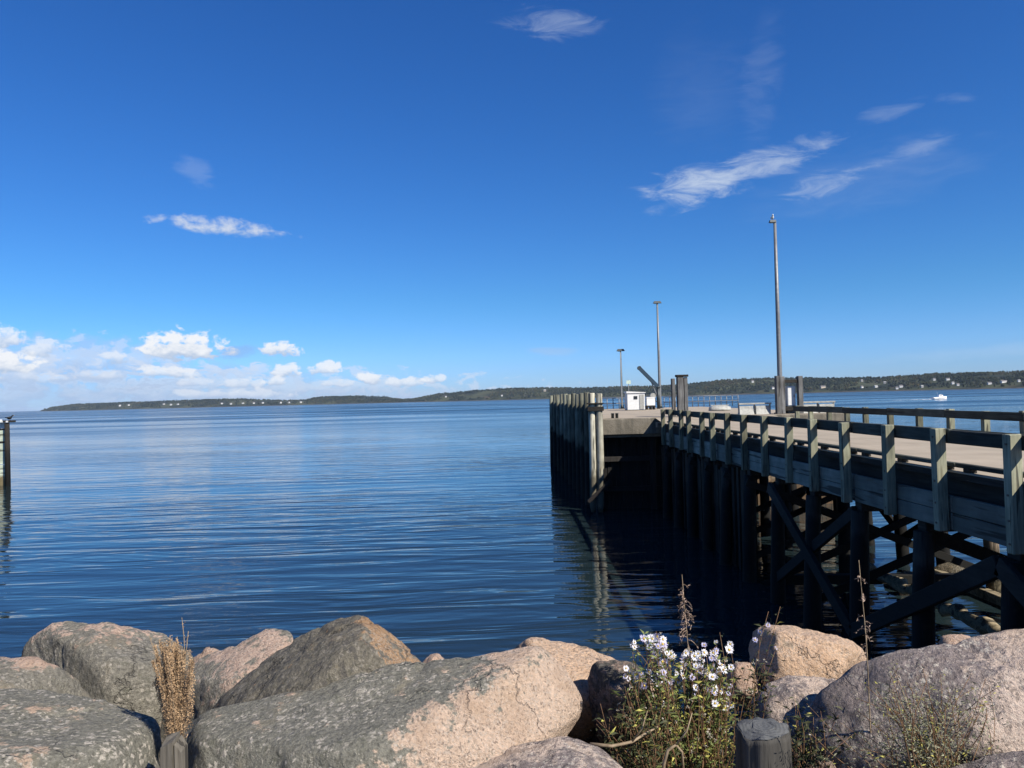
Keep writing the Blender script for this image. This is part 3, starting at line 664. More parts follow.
for side, xo in ((-1, XL), (1, XR)):
    for k, y in enumerate(posts_y):
        if y > 43.6: continue
        o = link('post', pmesh, W_post, ap); o.location = Vector((xo+rnd.uniform(-.012, .012), y+rnd.uniform(-.02, .02), rnd.uniform(-.025, .02)))+AO
        o.rotation_euler = (rnd.uniform(-.014, .014), rnd.uniform(-.014, .014), (0 if side < 0 else PI)+rnd.uniform(-.02, .02))
        if side < 0 and y > 12:
            for z in (5.86, 5.02, 4.6, 4.22): link('bolt', bmesh_, M_bolt, o).location = (0, 0, z)
# bents: piles, cap beams, braces
bents = [13.0+2.9*k for k in range(-3, 11)]
rows = [8.5, 11.85, 15.2]
for bi, y in enumerate(bents):
    q = MB(); q.box(XL+.26, XR-.26, y-.17, y+.17, 3.82, 4.14, .015, jit=.01); sub(q, 'cap_beam', W_dark)
    gnd = gz(9, y)
    for ri, x in enumerate(rows):
        if ri == 1 and 12 < y < 25: continue
        q = MB(); zb = min(-2.2, gnd-.5)
        lean = rnd.uniform(-.06, .06); bat = (-.035 if ri == 0 else (.05 if ri == 2 else 0))
        q.tube([(x + bat*(3.85-z)+lean*(3.85-z)*.3, y+lean*(3.85-z)*.5, z) for z in (zb, -1, .5, 1.5, 2.6, 3.82)], [.25, .25, .24, .23, .215, .20], 12, wob=.05); sub(q, 'pile', W_piled if ri == 0 or bi > 7 else W_pile)  # near row takes the copy with shade in its colour
    for s in ((0, 1) if bi > 6 else ((1,) if bi in (5, 6) else ())):
        q = MB(); a = (8.3, y+(.21 if s else -.21), (3.6, .7)[s]); b_ = (15.4, y+(.21 if s else -.21), (.7, 3.6)[s]); q.beam(a, b_, .09, .24, .01); sub(q, 'brace', W_brace)
for k in range(1, len(bents)-2, 2):          # long zigzag braces along both outer rows
    for x in (8.22, 15.48):
        if x < 10 and k >= 7: continue
        q = MB(); dn = (k//2) % 2 == 1
        a, b_ = ((x, bents[k], 3.75), (x, bents[k+2], .85)) if dn else ((x, bents[k], .85), (x, bents[k+2], 3.75))
        q.beam(a, b_, .13, .36, .015); sub(q, 'brace', W_brace)
q = MB(); q.beam((8.38, 18.8, 3.8), (8.38, 24.6, .8), .12, .30, .01); sub(q, 'brace', W_brace); q = MB(); q.beam((8.5, 15.9, 3.8), (15.0, 15.7, 1.2), .12, .28, .01); sub(q, 'brace', W_brace)
q = MB(); y = 27.7
while y < 44.0:              # close planking on the near row towards the pier head
    w = rnd.uniform(.22, .34); dd = rnd.uniform(-.05, .05); q.box(8.62+dd, 8.8+dd, y, y+w-.02, -2, 3.8+rnd.uniform(-.25, .2)); y += w
sub(q, 'crib_planking', W_crib)
q = MB(); pts_ = [(11.85+rnd.uniform(-.06, .06), 18.3+k*.28, .72+rnd.uniform(-.05, .05)) for k in range(24)]
q.tube(pts_, [rnd.uniform(.13, .24) for _ in pts_], 9, wob=.2); sub(q, 'waler', W_weed)
q = MB(); q.box(14.9, 15.2, 21.0, 27.9, -.1, .3, .03, jit=.03); sub(q, 'waler', W_weed)
q = MB(); q.beam((8.3, 24.9, .7), (15.3, 24.9, .55), .3, .3, .02); sub(q, 'waler', W_brace)

# ------------------------------------------------------------------ pier head (the wharf at the end of the approach)
HX0, HX1, HY0, HY1, HZ = 4.95, 19.6, 45.0, 79.5, 5.46
ph = empty('pier_head', (14, 60, 0), 'broad pier head with concrete deck, dark timber front and fender pilings along its left side', 'pier')
HO = Vector((-14, -60, 0))
q = MB(); q.box(HX0, HX1, HY0+.3, HY1, HZ-.3, HZ); sub(q, 'deck', M_deck, ph).location = HO
q = MB(); q.box(HX0-.02, HX1, HY0-.25, HY0+.29, HZ-.95, HZ-.01, .05, jit=.03); q.box(HX0, HX1, HY0-.05, HY0+.29, HZ-1.12, HZ-.955, .02); sub(q, 'edge_beam', M_conc, ph).location = HO
q = MB(); q.poly([(XL+.17, 42.4, ZD+.004), (XR-.17, 42.4, ZD+.004), (XR-.17, HY0-.26, HZ-.012), (XL+.17, HY0-.26, HZ-.012)]); q.box(XL+.18, XR-.18, 44.22, HY0-.26, ZD-.3, ZD-.01); sub(q, 'ramp', M_deck, ph).location = HO
# front: planked timber wall set back under the deck, with piles before it
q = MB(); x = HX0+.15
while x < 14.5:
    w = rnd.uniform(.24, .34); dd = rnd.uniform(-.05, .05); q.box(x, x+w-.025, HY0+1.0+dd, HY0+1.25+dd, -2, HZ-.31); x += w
sub(q, 'front_planking', W_frontd, ph).location = HO  # shadowed stretch of the front, its shade painted into the planks
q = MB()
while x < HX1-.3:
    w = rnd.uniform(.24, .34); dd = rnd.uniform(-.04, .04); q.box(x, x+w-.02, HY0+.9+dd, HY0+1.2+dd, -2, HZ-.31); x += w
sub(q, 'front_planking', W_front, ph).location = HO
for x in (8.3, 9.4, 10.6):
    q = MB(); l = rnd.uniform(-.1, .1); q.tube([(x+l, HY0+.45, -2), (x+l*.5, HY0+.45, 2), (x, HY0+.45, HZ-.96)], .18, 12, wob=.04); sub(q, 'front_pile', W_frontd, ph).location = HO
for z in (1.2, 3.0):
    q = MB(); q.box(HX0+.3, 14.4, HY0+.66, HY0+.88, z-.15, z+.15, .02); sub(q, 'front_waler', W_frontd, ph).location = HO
def hx(y): return 4.72 - (y-45)*0.0195
# left side: planked wall and the row of fender pilings
q = MB(); y = HY0+.3
while y < HY1:
    w = rnd.uniform(.26, .36); dd = rnd.uniform(-.03, .03); x = hx(y)+.24
    q.box(x+dd, x+.2+dd, y, y+w-.02, -2, 6.45+rnd.uniform(-.06, .06)); y += w
sub(q, 'side_planking', W_wall, ph).location = HO
for x0_, yy in ((HX1, 0),):
    q = MB(); q.box(HX1-.3, HX1, HY0+.9, HY1, -2, HZ-.31); q.box(HX0, HX1, HY1-.3, HY1-.001, -2, HZ-.31); sub(q, 'back_planking', W_front, ph).location = HO
yk = [47.9, 50.6, 53.4, 56.3, 59.4, 62.9, 66.6, 70.6, 75.0, 79.6]
for i, y in enumerate(yk):
    q = MB(); x = hx(y); l = rnd.uniform(-.05, .05); tp_ = 7.0 + rnd.uniform(-.06, .12)
    q.tube([(x-.05, y, -2.2), (x-.02, y, 1), (x, y, 4), (x+l*.4, y, 6), (x+l, y, tp_-.04), (x+l, y, tp_)], [.23, .22, .21, .20, .19, .17], 14, wob=.025); sub(q, 'fender_pile', W_fend, ph).location = HO
for x, y, tp_ in ((4.62, 44.5, 7.0), (5.05, 44.42, 6.96)):
    q = MB(); q.tube([(x-.06, y, .05), (x-.06, y, .5), (x, y, 3), (x, y, 5.5), (x+.02, y, tp_-.04), (x+.02, y, tp_)], [.13, .19, .20, .195, .185, .17], 14, wob=.025); sub(q, 'corner_pile', W_pair, ph).location = HO
q = MB(); q.box(4.35, 5.3, 44.18, 44.75, 5.95, 6.2, .01); q.box(4.36, 5.29, 44.19, 44.74, 6.35, 6.42, .01); sub(q, 'pile_strap', W_dark, ph).location = HO
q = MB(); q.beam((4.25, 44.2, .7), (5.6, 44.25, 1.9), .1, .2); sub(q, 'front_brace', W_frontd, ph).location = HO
q = MB(); q.box(HX0+.1, HX0+.45, HY0+.6, HY1-.5, HZ+.003, HZ+.26, .02); sub(q, 'kerb', W_rail, ph).location = HO
q = MB()
for x in (6.0, 6.25): q.tube([(x, HY0+.7, HZ), (x, HY0+.7, HZ+.28), (x, HY0+.7, HZ+.3)], [.09, .09, .13], 10)
sub(q, 'bollard', M_dsteel, ph).location = HO

# weedy stones at the water under the pier
M_weed = rock_mat('weedy_stone', (0.05, 0.042, 0.025), (0.16, 0.13, 0.085), spots=.5)
for i, (px, Y, w, h_, lab) in enumerate([(905, 26.5, 46, 26, 'weed covered stone in the water below the big right boulder and pier'), (950, 27.5, 50, 30, 'larger weed covered stone at the water under the pier, farthest right'),
                                        (862, 28.2, 36, 22, 'low weedy stone at the water left of the others under the pier')]):
    wy = hor(px)+6.8*F/Y
    boulder([(px-w/2, wy+4), (px-w*.42, wy-h_*.2), (px-w*.15, wy-h_*.42), (px+w*.2, wy-h_*.5), (px+w*.45, wy-h_*.25), (px+w/2, wy+4), (px+w*.3, wy+14), (px-w*.3, wy+14)], Y, .6, .8, lab, M_weed, 30+i, 4, ff=.3, group='weedy stones under the pier')

# ------------------------------------------------------------------ things on the pier head
def lamp(loc, hgt, rad, label, headk, polem):
    g = empty('lamp_post', loc, label, 'lamp post', 'lamp posts on the pier')
    q = MB(); q.tube([(0, 0, 0.02), (0, 0, .5), (0, 0, hgt*.5), (0, 0, hgt)], [rad*1.15, rad, rad*.8, rad*.55], 12); q.build('pole', polem, g)
    q = MB(); q.box(-rad*2, rad*2, -rad*2, rad*2, 0.003, .06); q.tube([(0, 0, .06), (0, 0, .35)], rad*1.5, 12); q.build('base', M_dsteel, g)
    hd = MB()
    if headk == 'gull':
        hd.tube([(0, 0, hgt), (-.08, 0, hgt+.12)], .035, 8); hd.loft([[(-.34, -.13, hgt-.03), (.06, -.13, hgt-.03), (.06, .13, hgt-.03), (-.34, .13, hgt-.03)], [(-.3, -.1, hgt+.11), (.04, -.1, hgt+.11), (.04, .1, hgt+.11), (-.3, .1, hgt+.11)]], smooth=False)
    else:
        hd.loft([[(-.42, -.16, hgt-.02), (.42, -.16, hgt-.02), (.42, .16, hgt-.02), (-.42, .16, hgt-.02)], [(-.3, -.1, hgt+.2), (.3, -.1, hgt+.2), (.3, .1, hgt+.2), (-.3, .1, hgt+.2)]], smooth=False)
    hob = hd.build('lamp_head', M_dsteel, g)
    lens = MB(); lens.box(-.28, -.02, -.09, .09, hgt-.06, hgt-.031); lens.build('lens', M_pale, hob)
    return g
pL = at(780.5, 400, 46.6); lamp((pL.x, 46.6, HZ), 6.8+(391.8-218)*46.6/F-HZ-.2, .16, 'tallest lamp post, rising behind the timber fender posts', 'gull', M_steel)
pM = at(660, 400, 75); lamp((pM.x, 75, HZ), 6.8+(394.8-303)*75/F-HZ, .15, 'middle lamp post standing behind the small crane on the pier head', 'flat', M_steel)
pS = at(622, 400, 78); lamp((pS.x, 78, HZ), 6.8+(395.8-351)*78/F-HZ, .12, 'shortest pale lamp post on the pier head, left of the white hut', 'flat', M_pale)
# gull on the tallest lamp
def bird(loc, s, rz, label, body, wing, name='gull', cat='bird'):
    g = empty(name, loc, label, cat, rz=rz); q = MB(); rg = []
    for t, z, w, h_ in ((-.24, .20, .01, .01), (-.16, .17, .06, .05), (-.05, .15, .095, .09), (.06, .17, .085, .09), (.13, .23, .05, .055), (.16, .29, .05, .052), (.21, .31, .04, .04), (.25, .305, .012, .012)):
        rg.append([(t*s, w*s*math.cos(a), (z+h_*math.sin(a))*s) for a in [k*PI/5 for k in range(10)]])
    q.loft(rg); bo = q.build('body', body, g)
    for sg in (-1, 1):
        q = MB(); q.loft([[(.08*s, sg*.085*s, .21*s), (.08*s, sg*.10*s, .17*s), (.06*s, sg*.09*s, .12*s)], [(-.1*s, sg*.09*s, .22*s), (-.1*s, sg*.105*s, .18*s), (-.1*s, sg*.085*s, .13*s)], [(-.3*s, sg*.02*s, .2*s), (-.3*s, sg*.03*s, .19*s), (-.3*s, sg*.02*s, .18*s)]]); q.build('wing', wing, g)
        q = MB(); q.tube([(0, sg*.035*s, .10*s), (0.01*s, sg*.035*s, .0)], .009*s, 6); q.box(-.01*s, .05*s, sg*.035*s-.02*s, sg*.035*s+.02*s, 0, .008*s); q.build('leg', M_bolt, g)
    q = MB(); q.tube([(.245*s, 0, .305*s), (.30*s, 0, .295*s)], [.012*s, .003*s], 6); q.build('beak', plain(name+'_beak', (0.6, 0.4, 0.08), .5), g)
    return g
M_gull = plain('white_feathers', (0.82, 0.82, 0.80), .8, var=.04); M_gwing = plain('grey_feathers', (0.42, 0.44, 0.46), .8, var=.08)
zt = 6.8+(391.8-218)*46.6/F-.2
bird((pL.x-.14, 46.6, zt+.11), .95, math.radians(-100), 'white gull perched on top of the tallest lamp post', M_gull, M_gwing)

# timber fender posts standing up from the pier head's front edge
W_grey = wood('grey_fender_post', (0.085, 0.085, 0.085), (0.17, 0.17, 0.165), 'Z', 16)
g = empty('fender_frame', (at(680, 400, 46.0).x, 46.0, HZ), 'dark timber fender frame of three posts and a cap, right of the small crane', 'timber frame')
q = MB(); q.box(-.5, -.3, -.15, .15, .002, 2.3, .02); q.build('post', W_grey, g)
q = MB(); q.box(-.16, .2, -.2, .2, .002, 2.38, .02); q.build('post', W_grey, g)
q = MB(); q.box(.24, .46, -.15, .15, .002, 2.36, .02); q.build('post', W_grey, g)
q = MB(); q.box(-.22, .5, -.24, .24, 2.384, 2.52, .02); q.build('cap', W_dark, g)
xg = at(780, 400, 46.0).x
g = empty('fender_frame', (xg, 46.0, HZ), 'dark timber fender posts in front of the tallest lamp post, with a white cabinet between', 'timber frame')
q = MB(); q.box(-.26, .02, -.2, .15, .002, 2.3, .02); q.build('post', W_grey, g)
q = MB(); q.box(.024, .27, -.17, .17, .002, 2.26, .02); q.build('post', W_grey, g)
q = MB(); q.box(1.08, 1.36, -.17, .17, .002, 2.26, .02); q.build('post', W_grey, g)
q = MB(); q.box(.274, 1.077, -.1, .1, 1.86, 2.06, .015); q.build('crossbeam', W_dark, g)
q = MB(); q.box(.274, 1.077, -.12, .12, .18, .42, .015); q.build('crossbeam', W_dark, g)
g = empty('cabinet', (xg+.76, 46.35, HZ), 'narrow white utility cabinet between the timber fender posts', 'cabinet')
q = MB(); q.box(-.28, .28, -.2, .2, .002, .46, .01); q.build('plinth', M_dsteel, g)
q = MB(); q.box(-.25, .25, -.18, .2, .464, 1.66, .02); q.build('body', M_white, g)
q = MB(); q.box(-.21, .21, -.2, -.183, .5, 1.62, .006); d_ = q.build('door', M_white, g); q = MB(); q.box(.13, .17, -.225, -.202, 1.0, 1.14); q.build('handle', M_dsteel, d_)
# pale barrier on the front edge, right of the cabinet
def barrier(x0, x1, y, label):
    g = empty('barrier', ((x0+x1)/2, y, HZ), label, 'barrier', 'pale barriers on the pier head'); w = (x1-x0)/2
    k = max(2, int(w*2/1.15)); 
    for i in range(k):
        a = -w+2*w*i/k; b_ = -w+2*w*(i+1)/k-.12
        q = MB(); q.loft([[(a, -.25, 0.003), (b_, -.25, .003), (b_, .25, .003), (a, .25, .003)], [(a+.03, -.12, .3), (b_-.03, -.12, .3), (b_-.03, .12, .3), (a+.03, .12, .3)], [(a+.03, -.08, .52), (b_-.03, -.08, .52), (b_-.03, .08, .52), (a+.03, .08, .52)]], smooth=False); q.build('block', M_pale, g)
    q = MB(); q.box(-w, w, -.06, .06, .60, .70, .01); q.build('top_rail', M_pale, g)
    for i in range(k+1):
        a = -w+.05+(2*w-.1)*i/k; q = MB(); q.box(a-.04, a+.04, .09, .17, .003, .598); q.build('post', M_pale, g)
    return g
barrier(xg+1.45, xg+3.5, 46.4, 'pale low barrier on the pier head, right of the white cabinet')
barrier(xg-2.4, xg-.4, 46.4, 'pale low barrier on the pier head, left of the tallest lamp post')
# white hut, box, crane
hp = at(635, 409, 69)
g = empty('hut', (hp.x, 69, HZ), 'small white hut with a dark square window on the pier head', 'hut')
q = MB(); q.box(-.78, .78, -.75, .75, .05, 1.55, .01); hw = q.build('wall', M_white, g)
q = MB(); q.loft([[(-.86, -.84, 1.552), (.86, -.84, 1.552), (.86, .84, 1.552), (-.86, .84, 1.552)], [(-.86, -.84, 1.72), (.86, -.84, 1.61), (.86, .84, 1.61), (-.86, .84, 1.72)]], smooth=False); q.build('roof', M_white, g)
q = MB(); q.box(-.2, .12, -.79, -.752, 1.0, 1.28); q.build('window', dark_glass, g)
q = MB(); q.box(-.82, .82, -.8, .8, .002, .048); q.build('floor', W_dark, g)
q = MB(); q.box(.3, .7, -.79, -.752, .12, 1.4); dd_ = q.build('door', M_pale, g)
bp_ = at(650.5, 406, 70)
g = empty('ice_box', (bp_.x, 70, HZ), 'white insulated box on a dark pallet, right of the white hut', 'box')
q = MB(); q.box(-.40, .36, -.4, .4, .36, 1.05, .03); q.build('bin', M_white, g); q = MB(); q.box(-.42, .38, -.42, .42, 1.053, 1.14, .02); q.build('lid', M_white, g)
q = MB(); 
for x in (-.36, 0, .3): q.box(x-.06, x+.06, -.42, .42, .002, .26)
q.box(-.44, .4, -.44, .44, .263, .355); q.build('pallet', W_dark, g)
cpx = at(658.5, 400, 73)
g = empty('crane', (cpx.x, 73, HZ), 'small dark jib crane on the pier head with its arm raised to the left', 'crane')
q = MB(); q.tube([(0, 0, .002), (0, 0, 2.0)], .16, 12); q.tube([(0, 0, 2.0), (0, 0, 2.15)], .22, 12); q.build('mast', M_dsteel, g)
q = MB(); q.beam((.1, 0, 2.0), (-1.75, 0, 3.95), .32, .34, .02); bm_ = q.build('jib', M_crane, g); q = MB(); q.tube([(-1.75, -.15, 3.95), (-1.75, .15, 3.95)], .2, 12); q.build('sheave', M_dsteel, bm_)
q = MB(); q.beam((-.05, 0, 1.1), (-.7, 0, 2.75), .09, .09); q.build('hydraulic_ram', M_steel, g)
q = MB(); q.tube([(-.55, -.25, 1.25), (-.55, .25, 1.25)], .27, 14); q.build('winch_drum', M_pale, g); q = MB(); q.box(-.8, -.3, -.3, .3, .9, .98); q.beam((-.17, 0, .7), (-.6, 0, .93), .1, .1); q.build('winch_bracket', M_dsteel, g)
sgp = at(629, 400, 76)
g = empty('sign_post', (sgp.x, 76, HZ), 'thin post with a small pale green board beside the shortest lamp post', 'sign')
q = MB(); q.tube([(0, 0, .002), (0, 0, 2.9)], .035, 8); q.build('post', M_steel, g); q = MB(); q.box(-.22, .22, -.06, -.037, 2.5, 2.85); q.build('board', plain('pale_green_paint', (0.45, 0.55, 0.48), .6), g)
# pale railing along the far edge
def railing(px0, px1, y, label):
    xa = at(px0, 400, y).x; xb = at(px1, 400, y).x
    g = empty('railing', ((xa+xb)/2, y, HZ), label, 'railing', 'pale railings at the far edge of the pier head'); n = max(2, int((xb-xa)/.55)); o = (xa+xb)/2
    pm_ = MB(); pm_.tube([(0, 0, .002), (0, 0, 1.15)], .045, 8); me = pm_.mesh('post')
    for i in range(n+1):
        p_ = link('post', me, M_steel, g); p_.location = (xa-o+(xb-xa)*i/n, 0, 0)
    for z in (.55, 1.1): q = MB(); q.tube([(xa-o, -.07, z), (xb-o, -.07, z)], .03, 8); q.build('rail', M_steel, g)
railing(601, 625, 78.8, 'pale metal railing left of the white hut at the far edge of the pier head')
railing(664, 738, 78.8, 'long pale metal railing right of the crane at the far edge of the pier head')
bl = at(713, 408, 60)
g = empty('skiff', (bl.x, 58, HZ), 'upturned white skiff lying on the pier head behind the near guard rail', 'skiff'); q = MB(); rg = []
for k in range(9):
    t = k/8; w_ = .5*math.sin(PI*(.12+.80*t))**.6; h_ = .42*(math.sin(PI*(.15+.7*t))**.5); rg.append([(-.8+1.6*t, w_*math.cos(a), .02+h_*math.sin(a)) for a in [j*PI/8 for j in range(9)]])
q.loft(rg); q.build('hull', M_pale, g); q = MB(); q.box(-.7, .7, -.02, .02, .40, .46); q.build('keel', M_pale, g)

# ------------------------------------------------------------------ dolphin at the left frame edge
dp = at(10.3, 486, 70); dx = dp.x
W_green = wood('green_panel', (0.30, 0.36, 0.28), (0.48, 0.52, 0.42), 'X', 8, tide=.8, wet=(0.16, 0.13, 0.07))
dg = empty('mooring_dolphin', (dx, 70, 0), 'timber mooring dolphin with pale green planks and white streaked top, far left', 'dolphin')
q = MB(); q.tube([(0, -.35, -2), (0, -.35, 3), (0, -.35, 5.75)], [.24, .22, .2], 12, wob=.03); q.build('pile', W_brace, dg)
q = MB(); q.tube([(-5.5, -.35, -2), (-5.5, -.35, 5.75)], .22, 12, wob=.03); q.build('pile', W_brace, dg)
q = MB(); q.tube([(-2.2, 1.2, -2), (-2.2, 1.2, 5.75)], .22, 12, wob=.03); q.build('pile', W_brace, dg)
for z0, z1 in ((-1.5, 1.9), (1.95, 3.9), (4.05, 5.1)): q = MB(); q.box(-5.6, -.1, -.1, .15, z0, z1, .01); q.build('plank', W_green, dg)
q = MB(); q.box(-5.6, -.1, -.14, .1, 3.905, 4.045); q.box(-5.6, -.1, -.14, .1, 5.105, 5.24); q.build('waler', W_dark, dg)
q = MB(); q.box(-5.8, .28, -.6, .5, 5.77, 5.96, .03); q.build('cap', W_dark, dg)
q = MB(); rr = random.Random(8)
for k in range(14): x = rr.uniform(-5.4, -.45); q.loft([[(x+.22*math.cos(a)*rr.uniform(.7, 1.2), -.35+.2*math.sin(a), 5.962) for a in [j*PI/4 for j in range(8)]], [(x+.12*math.cos(a), -.35+.1*math.sin(a), 6.06) for a in [j*PI/4 for j in range(8)]]])
q.box(-1.9, -.28, -.16, -.142, 5.22, 5.74, .01); q.box(-3.6, -2.3, -.16, -.142, 5.3, 5.74, .01); q.box(-2.2, -.22, -.625, -.602, 5.79, 5.95, .01); q.box(.06, .27, -.625, -.602, 5.78, 5.94, .01); q.build('droppings', M_white, dg)
M_corm = plain('black_feathers', (0.012, 0.012, 0.012), .7)
bird((dx+.22, 69.7, 5.96), 1.45, math.radians(4), 'dark cormorant crouching on the top corner of the mooring dolphin', M_corm, M_corm, 'cormorant')

# ------------------------------------------------------------------ plants among the rocks
def leafmat(name, c1, c2, tr=.25):
    mt, nt, b = mat(name); v, r_ = coords(nt); n = nt.noise(v, 38, 3)
    nt.put(b.inputs['Base Color'], nt.mix(nt.lin(n, .32, .68), c1, c2)); b.inputs['Roughness'].default_value = .7; b.inputs['Specular IOR Level'].default_value = .25
    b.inputs['Subsurface Weight'].default_value = 0
    return mt
L_green = leafmat('aster_leaf', (0.045, 0.068, 0.02), (0.17, 0.19, 0.055)); L_yel = leafmat('yellowing_leaf', (0.17, 0.18, 0.04), (0.42, 0.37, 0.09))
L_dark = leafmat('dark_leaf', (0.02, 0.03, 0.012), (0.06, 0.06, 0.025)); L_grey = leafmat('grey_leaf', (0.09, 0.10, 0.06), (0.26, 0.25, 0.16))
L_dry = leafmat('dry_seed', (0.17, 0.105, 0.055), (0.44, 0.30, 0.175)); L_brown = leafmat('brown_seed', (0.13, 0.085, 0.06), (0.42, 0.31, 0.24))
L_stem = leafmat('dry_stem', (0.14, 0.10, 0.06), (0.30, 0.23, 0.15)); L_red = leafmat('reddish_stem', (0.10, 0.05, 0.03), (0.2, 0.12, 0.06))
P_white = leafmat('aster_petal', (0.52, 0.51, 0.57), (0.70, 0.69, 0.72)); P_lilac = leafmat('lilac_petal', (0.30, 0.28, 0.42), (0.46, 0.44, 0.58)); P_eye = leafmat('aster_eye', (0.42, 0.28, 0.05), (0.55, 0.40, 0.08))
P_fluff = leafmat('seed_fluff', (0.28, 0.25, 0.19), (0.52, 0.48, 0.40))
pr = random.Random(21)
def rv(s): return Vector((pr.gauss(0, s), pr.gauss(0, s), pr.gauss(0, s)))
def leaf(mb, p, d, L, w, bend=.25):
    d = d.normalized(); s = d.cross(Vector((pr.uniform(-1, 1), pr.uniform(-1, 1), pr.uniform(-.3, 1)))).normalized()
    nrm = s.cross(d); m_ = p+d*L*.5+nrm*L*bend*.5; e = p+d*L-nrm*L*bend*.4
    n0 = len(mb.v); mb.v += [tuple(p), tuple(m_+s*w/2), tuple(e), tuple(m_-s*w/2), tuple(m_-nrm*w*.12)]
    mb.f += [[n0, n0+4, n0+1], [n0+1, n0+4, n0+2], [n0, n0+3, n0+4], [n0+3, n0+2, n0+4]]; mb.sm += [True]*4
def curve(a, b, sag=.1, n=7):
    a = Vector(a); b = Vector(b); L = (b-a).length; off = rv(.5)*L*sag; o2 = rv(.3)*L*sag*.4
    return [a.lerp(b, t)+off*(4*t*(1-t))+o2*math.sin(t*7) for t in [i/(n-1) for i in range(n)]]
def flower_mesh(petals, r, fluff=False):
    pe = MB(); r *= .86
    for k in range(petals):
        a = 2*PI*k/petals+pr.uniform(-.1, .1); rr_ = r*pr.uniform(.82, 1.08); d = Vector((math.cos(a), math.sin(a), pr.uniform(-.05, .35))); s = Vector((-math.sin(a), math.cos(a), 0))
        w = r*.115; pe.poly([d*r*.22, d*rr_*.65+s*w, d*rr_, d*rr_*.65-s*w])
    ey = MB(); ey.tube([(0, 0, -.002), (0, 0, r*.16), (0, 0, r*.26)], [r*.22, r*.22, r*.1], 8)
    return pe.mesh('petals'), ey.mesh('flower_eye')
FM = [flower_mesh(16, .0155), flower_mesh(18, .0175), flower_mesh(14, .014)]
FL = []
def add_flower(parent, p, face, k, pm_):
    pe, ey = FM[k % 3]
    pe2 = pe if pm_ is P_white else lil[k % 3]
    o = link('flower', pe2, pm_, parent); o.location = p-parent.location; o.rotation_euler = face.to_track_quat('Z', 'Y').to_euler()
    e = link('flower_eye', ey, P_eye, o)
    return o
lil = []
for pe, ey in FM:
    c2 = pe.copy(); c2.materials.append(P_lilac); lil.append(c2)
def aster(label, base_px, Y, tips, nleaf, nyel, fl, ls=.7, sag=.16, group='wild asters among the rocks', lm=L_green, dead=0, fillpx=None):
    base = at(base_px[0], base_px[1], Y); g = empty('aster', base, label, 'plant', group)
    sm_ = MB(); lf = MB(); yl = MB(); df = MB(); paths = []
    for (x, y, dy) in tips:
        b0 = base + Vector((pr.gauss(0, .035), pr.gauss(0, .03), 0)); tip = at(x, y, Y+dy)
        c_ = curve(b0, tip, sag); paths.append(c_); sm_.tube([q-base for q in c_], [.0020-.0012*i/6 for i in range(7)], 4)
    for k in range(nleaf+nyel):
        c_ = pr.choice(paths); i = pr.randrange(0, 6); t = pr.random(); p = c_[i].lerp(c_[i+1], t)-base
        d = rv(1); d.z = abs(d.z)*.6
        tgt = lf if k < nleaf else yl
        leaf(tgt, p+rv(.012), d, ls*pr.uniform(.018, .056), ls*pr.uniform(.006, .014))
    for k in range(dead):
        c_ = pr.choice(paths); p = c_[pr.randrange(3, 7)]-base+rv(.012)
        for j in range(7): leaf(df, p, rv(1), ls*pr.uniform(.008, .018), ls*pr.uniform(.003, .006))
    sm_.build('stems', L_red, g); lf.build('leaves', lm, g)
    if nyel: yl.build('yellow_leaves', L_yel, g)
    if dead: df.build('seed_heads', P_fluff, g)
    for k, (x, y, dy, s, lil_) in enumerate(fl):
        p = at(x, y, Y+dy); face = Vector((pr.gauss(.15, .55), -1+pr.gauss(0, .35), pr.gauss(.7, .5)))
        o = add_flower(g, p, face, k, P_lilac if lil_ else P_white); o.scale = (s, s, s)
        sm2 = None
    return g
def scat(n, cx, cy, sx, sy, dyr=.06, s=(.75, 1.25), lil_=.25):
    return [(pr.gauss(cx, sx), pr.gauss(cy, sy), pr.uniform(-dyr, dyr), pr.uniform(*s), pr.random() < lil_) for _ in range(n)]
f1 = scat(24, 655, 645, 8, 5) + scat(20, 645, 676, 13, 5) + scat(5, 634, 648, 6, 4, s=(.6, .8)) + scat(14, 668, 672, 8, 9)
aster('bushy aster clump with the whitest flower heads, left part, beside the grey brown boulder', (668, 790), 2.62, [(f[0], f[1]+2, f[2]) for f in f1]+[(pr.uniform(625, 690), pr.uniform(670, 735), pr.uniform(-.1, .1)) for _ in range(40)], 2400, 260, f1, dead=70)
f2 = scat(26, 688, 662, 14, 8) + scat(30, 712, 676, 10, 14) + scat(14, 718, 696, 9, 9) + scat(1, 698, 664, 1, 1, s=(1.3, 1.4), lil_=0)
aster('yellowing aster clump with many small flowers, right part, in front of the dark water', (700, 790), 2.66, [(f[0], f[1]+2, f[2]) for f in f2]+[(pr.uniform(665, 735), pr.uniform(668, 740), pr.uniform(-.1, .1)) for _ in range(40)], 2000, 620, f2, dead=130)
f3 = [(730, 644, 0, 1.05, False), (704, 645, .02, .8, True), (768, 625, 0, .9, True), (760, 632, .02, .8, True), (755, 640, .02, .8, True), (776, 648, 0, .7, True)]
aster('loose tall aster with lilac flowers leaning over the orange boulder', (738, 770), 2.75, [(730, 645, 0), (705, 647, .02), (768, 612, 0), (780, 608, 0), (760, 634, .02), (752, 660, 0), (776, 650, 0), (720, 632, 0), (745, 690, 0), (770, 690, 0), (755, 670, -.05), (762, 680, 0), (750, 700, 0), (765, 665, 0)], 520, 10, f3, sag=.07, lm=L_dark, dead=12)
f4 = scat(3, 968, 700, 6, 4, s=(.5, .7)) 
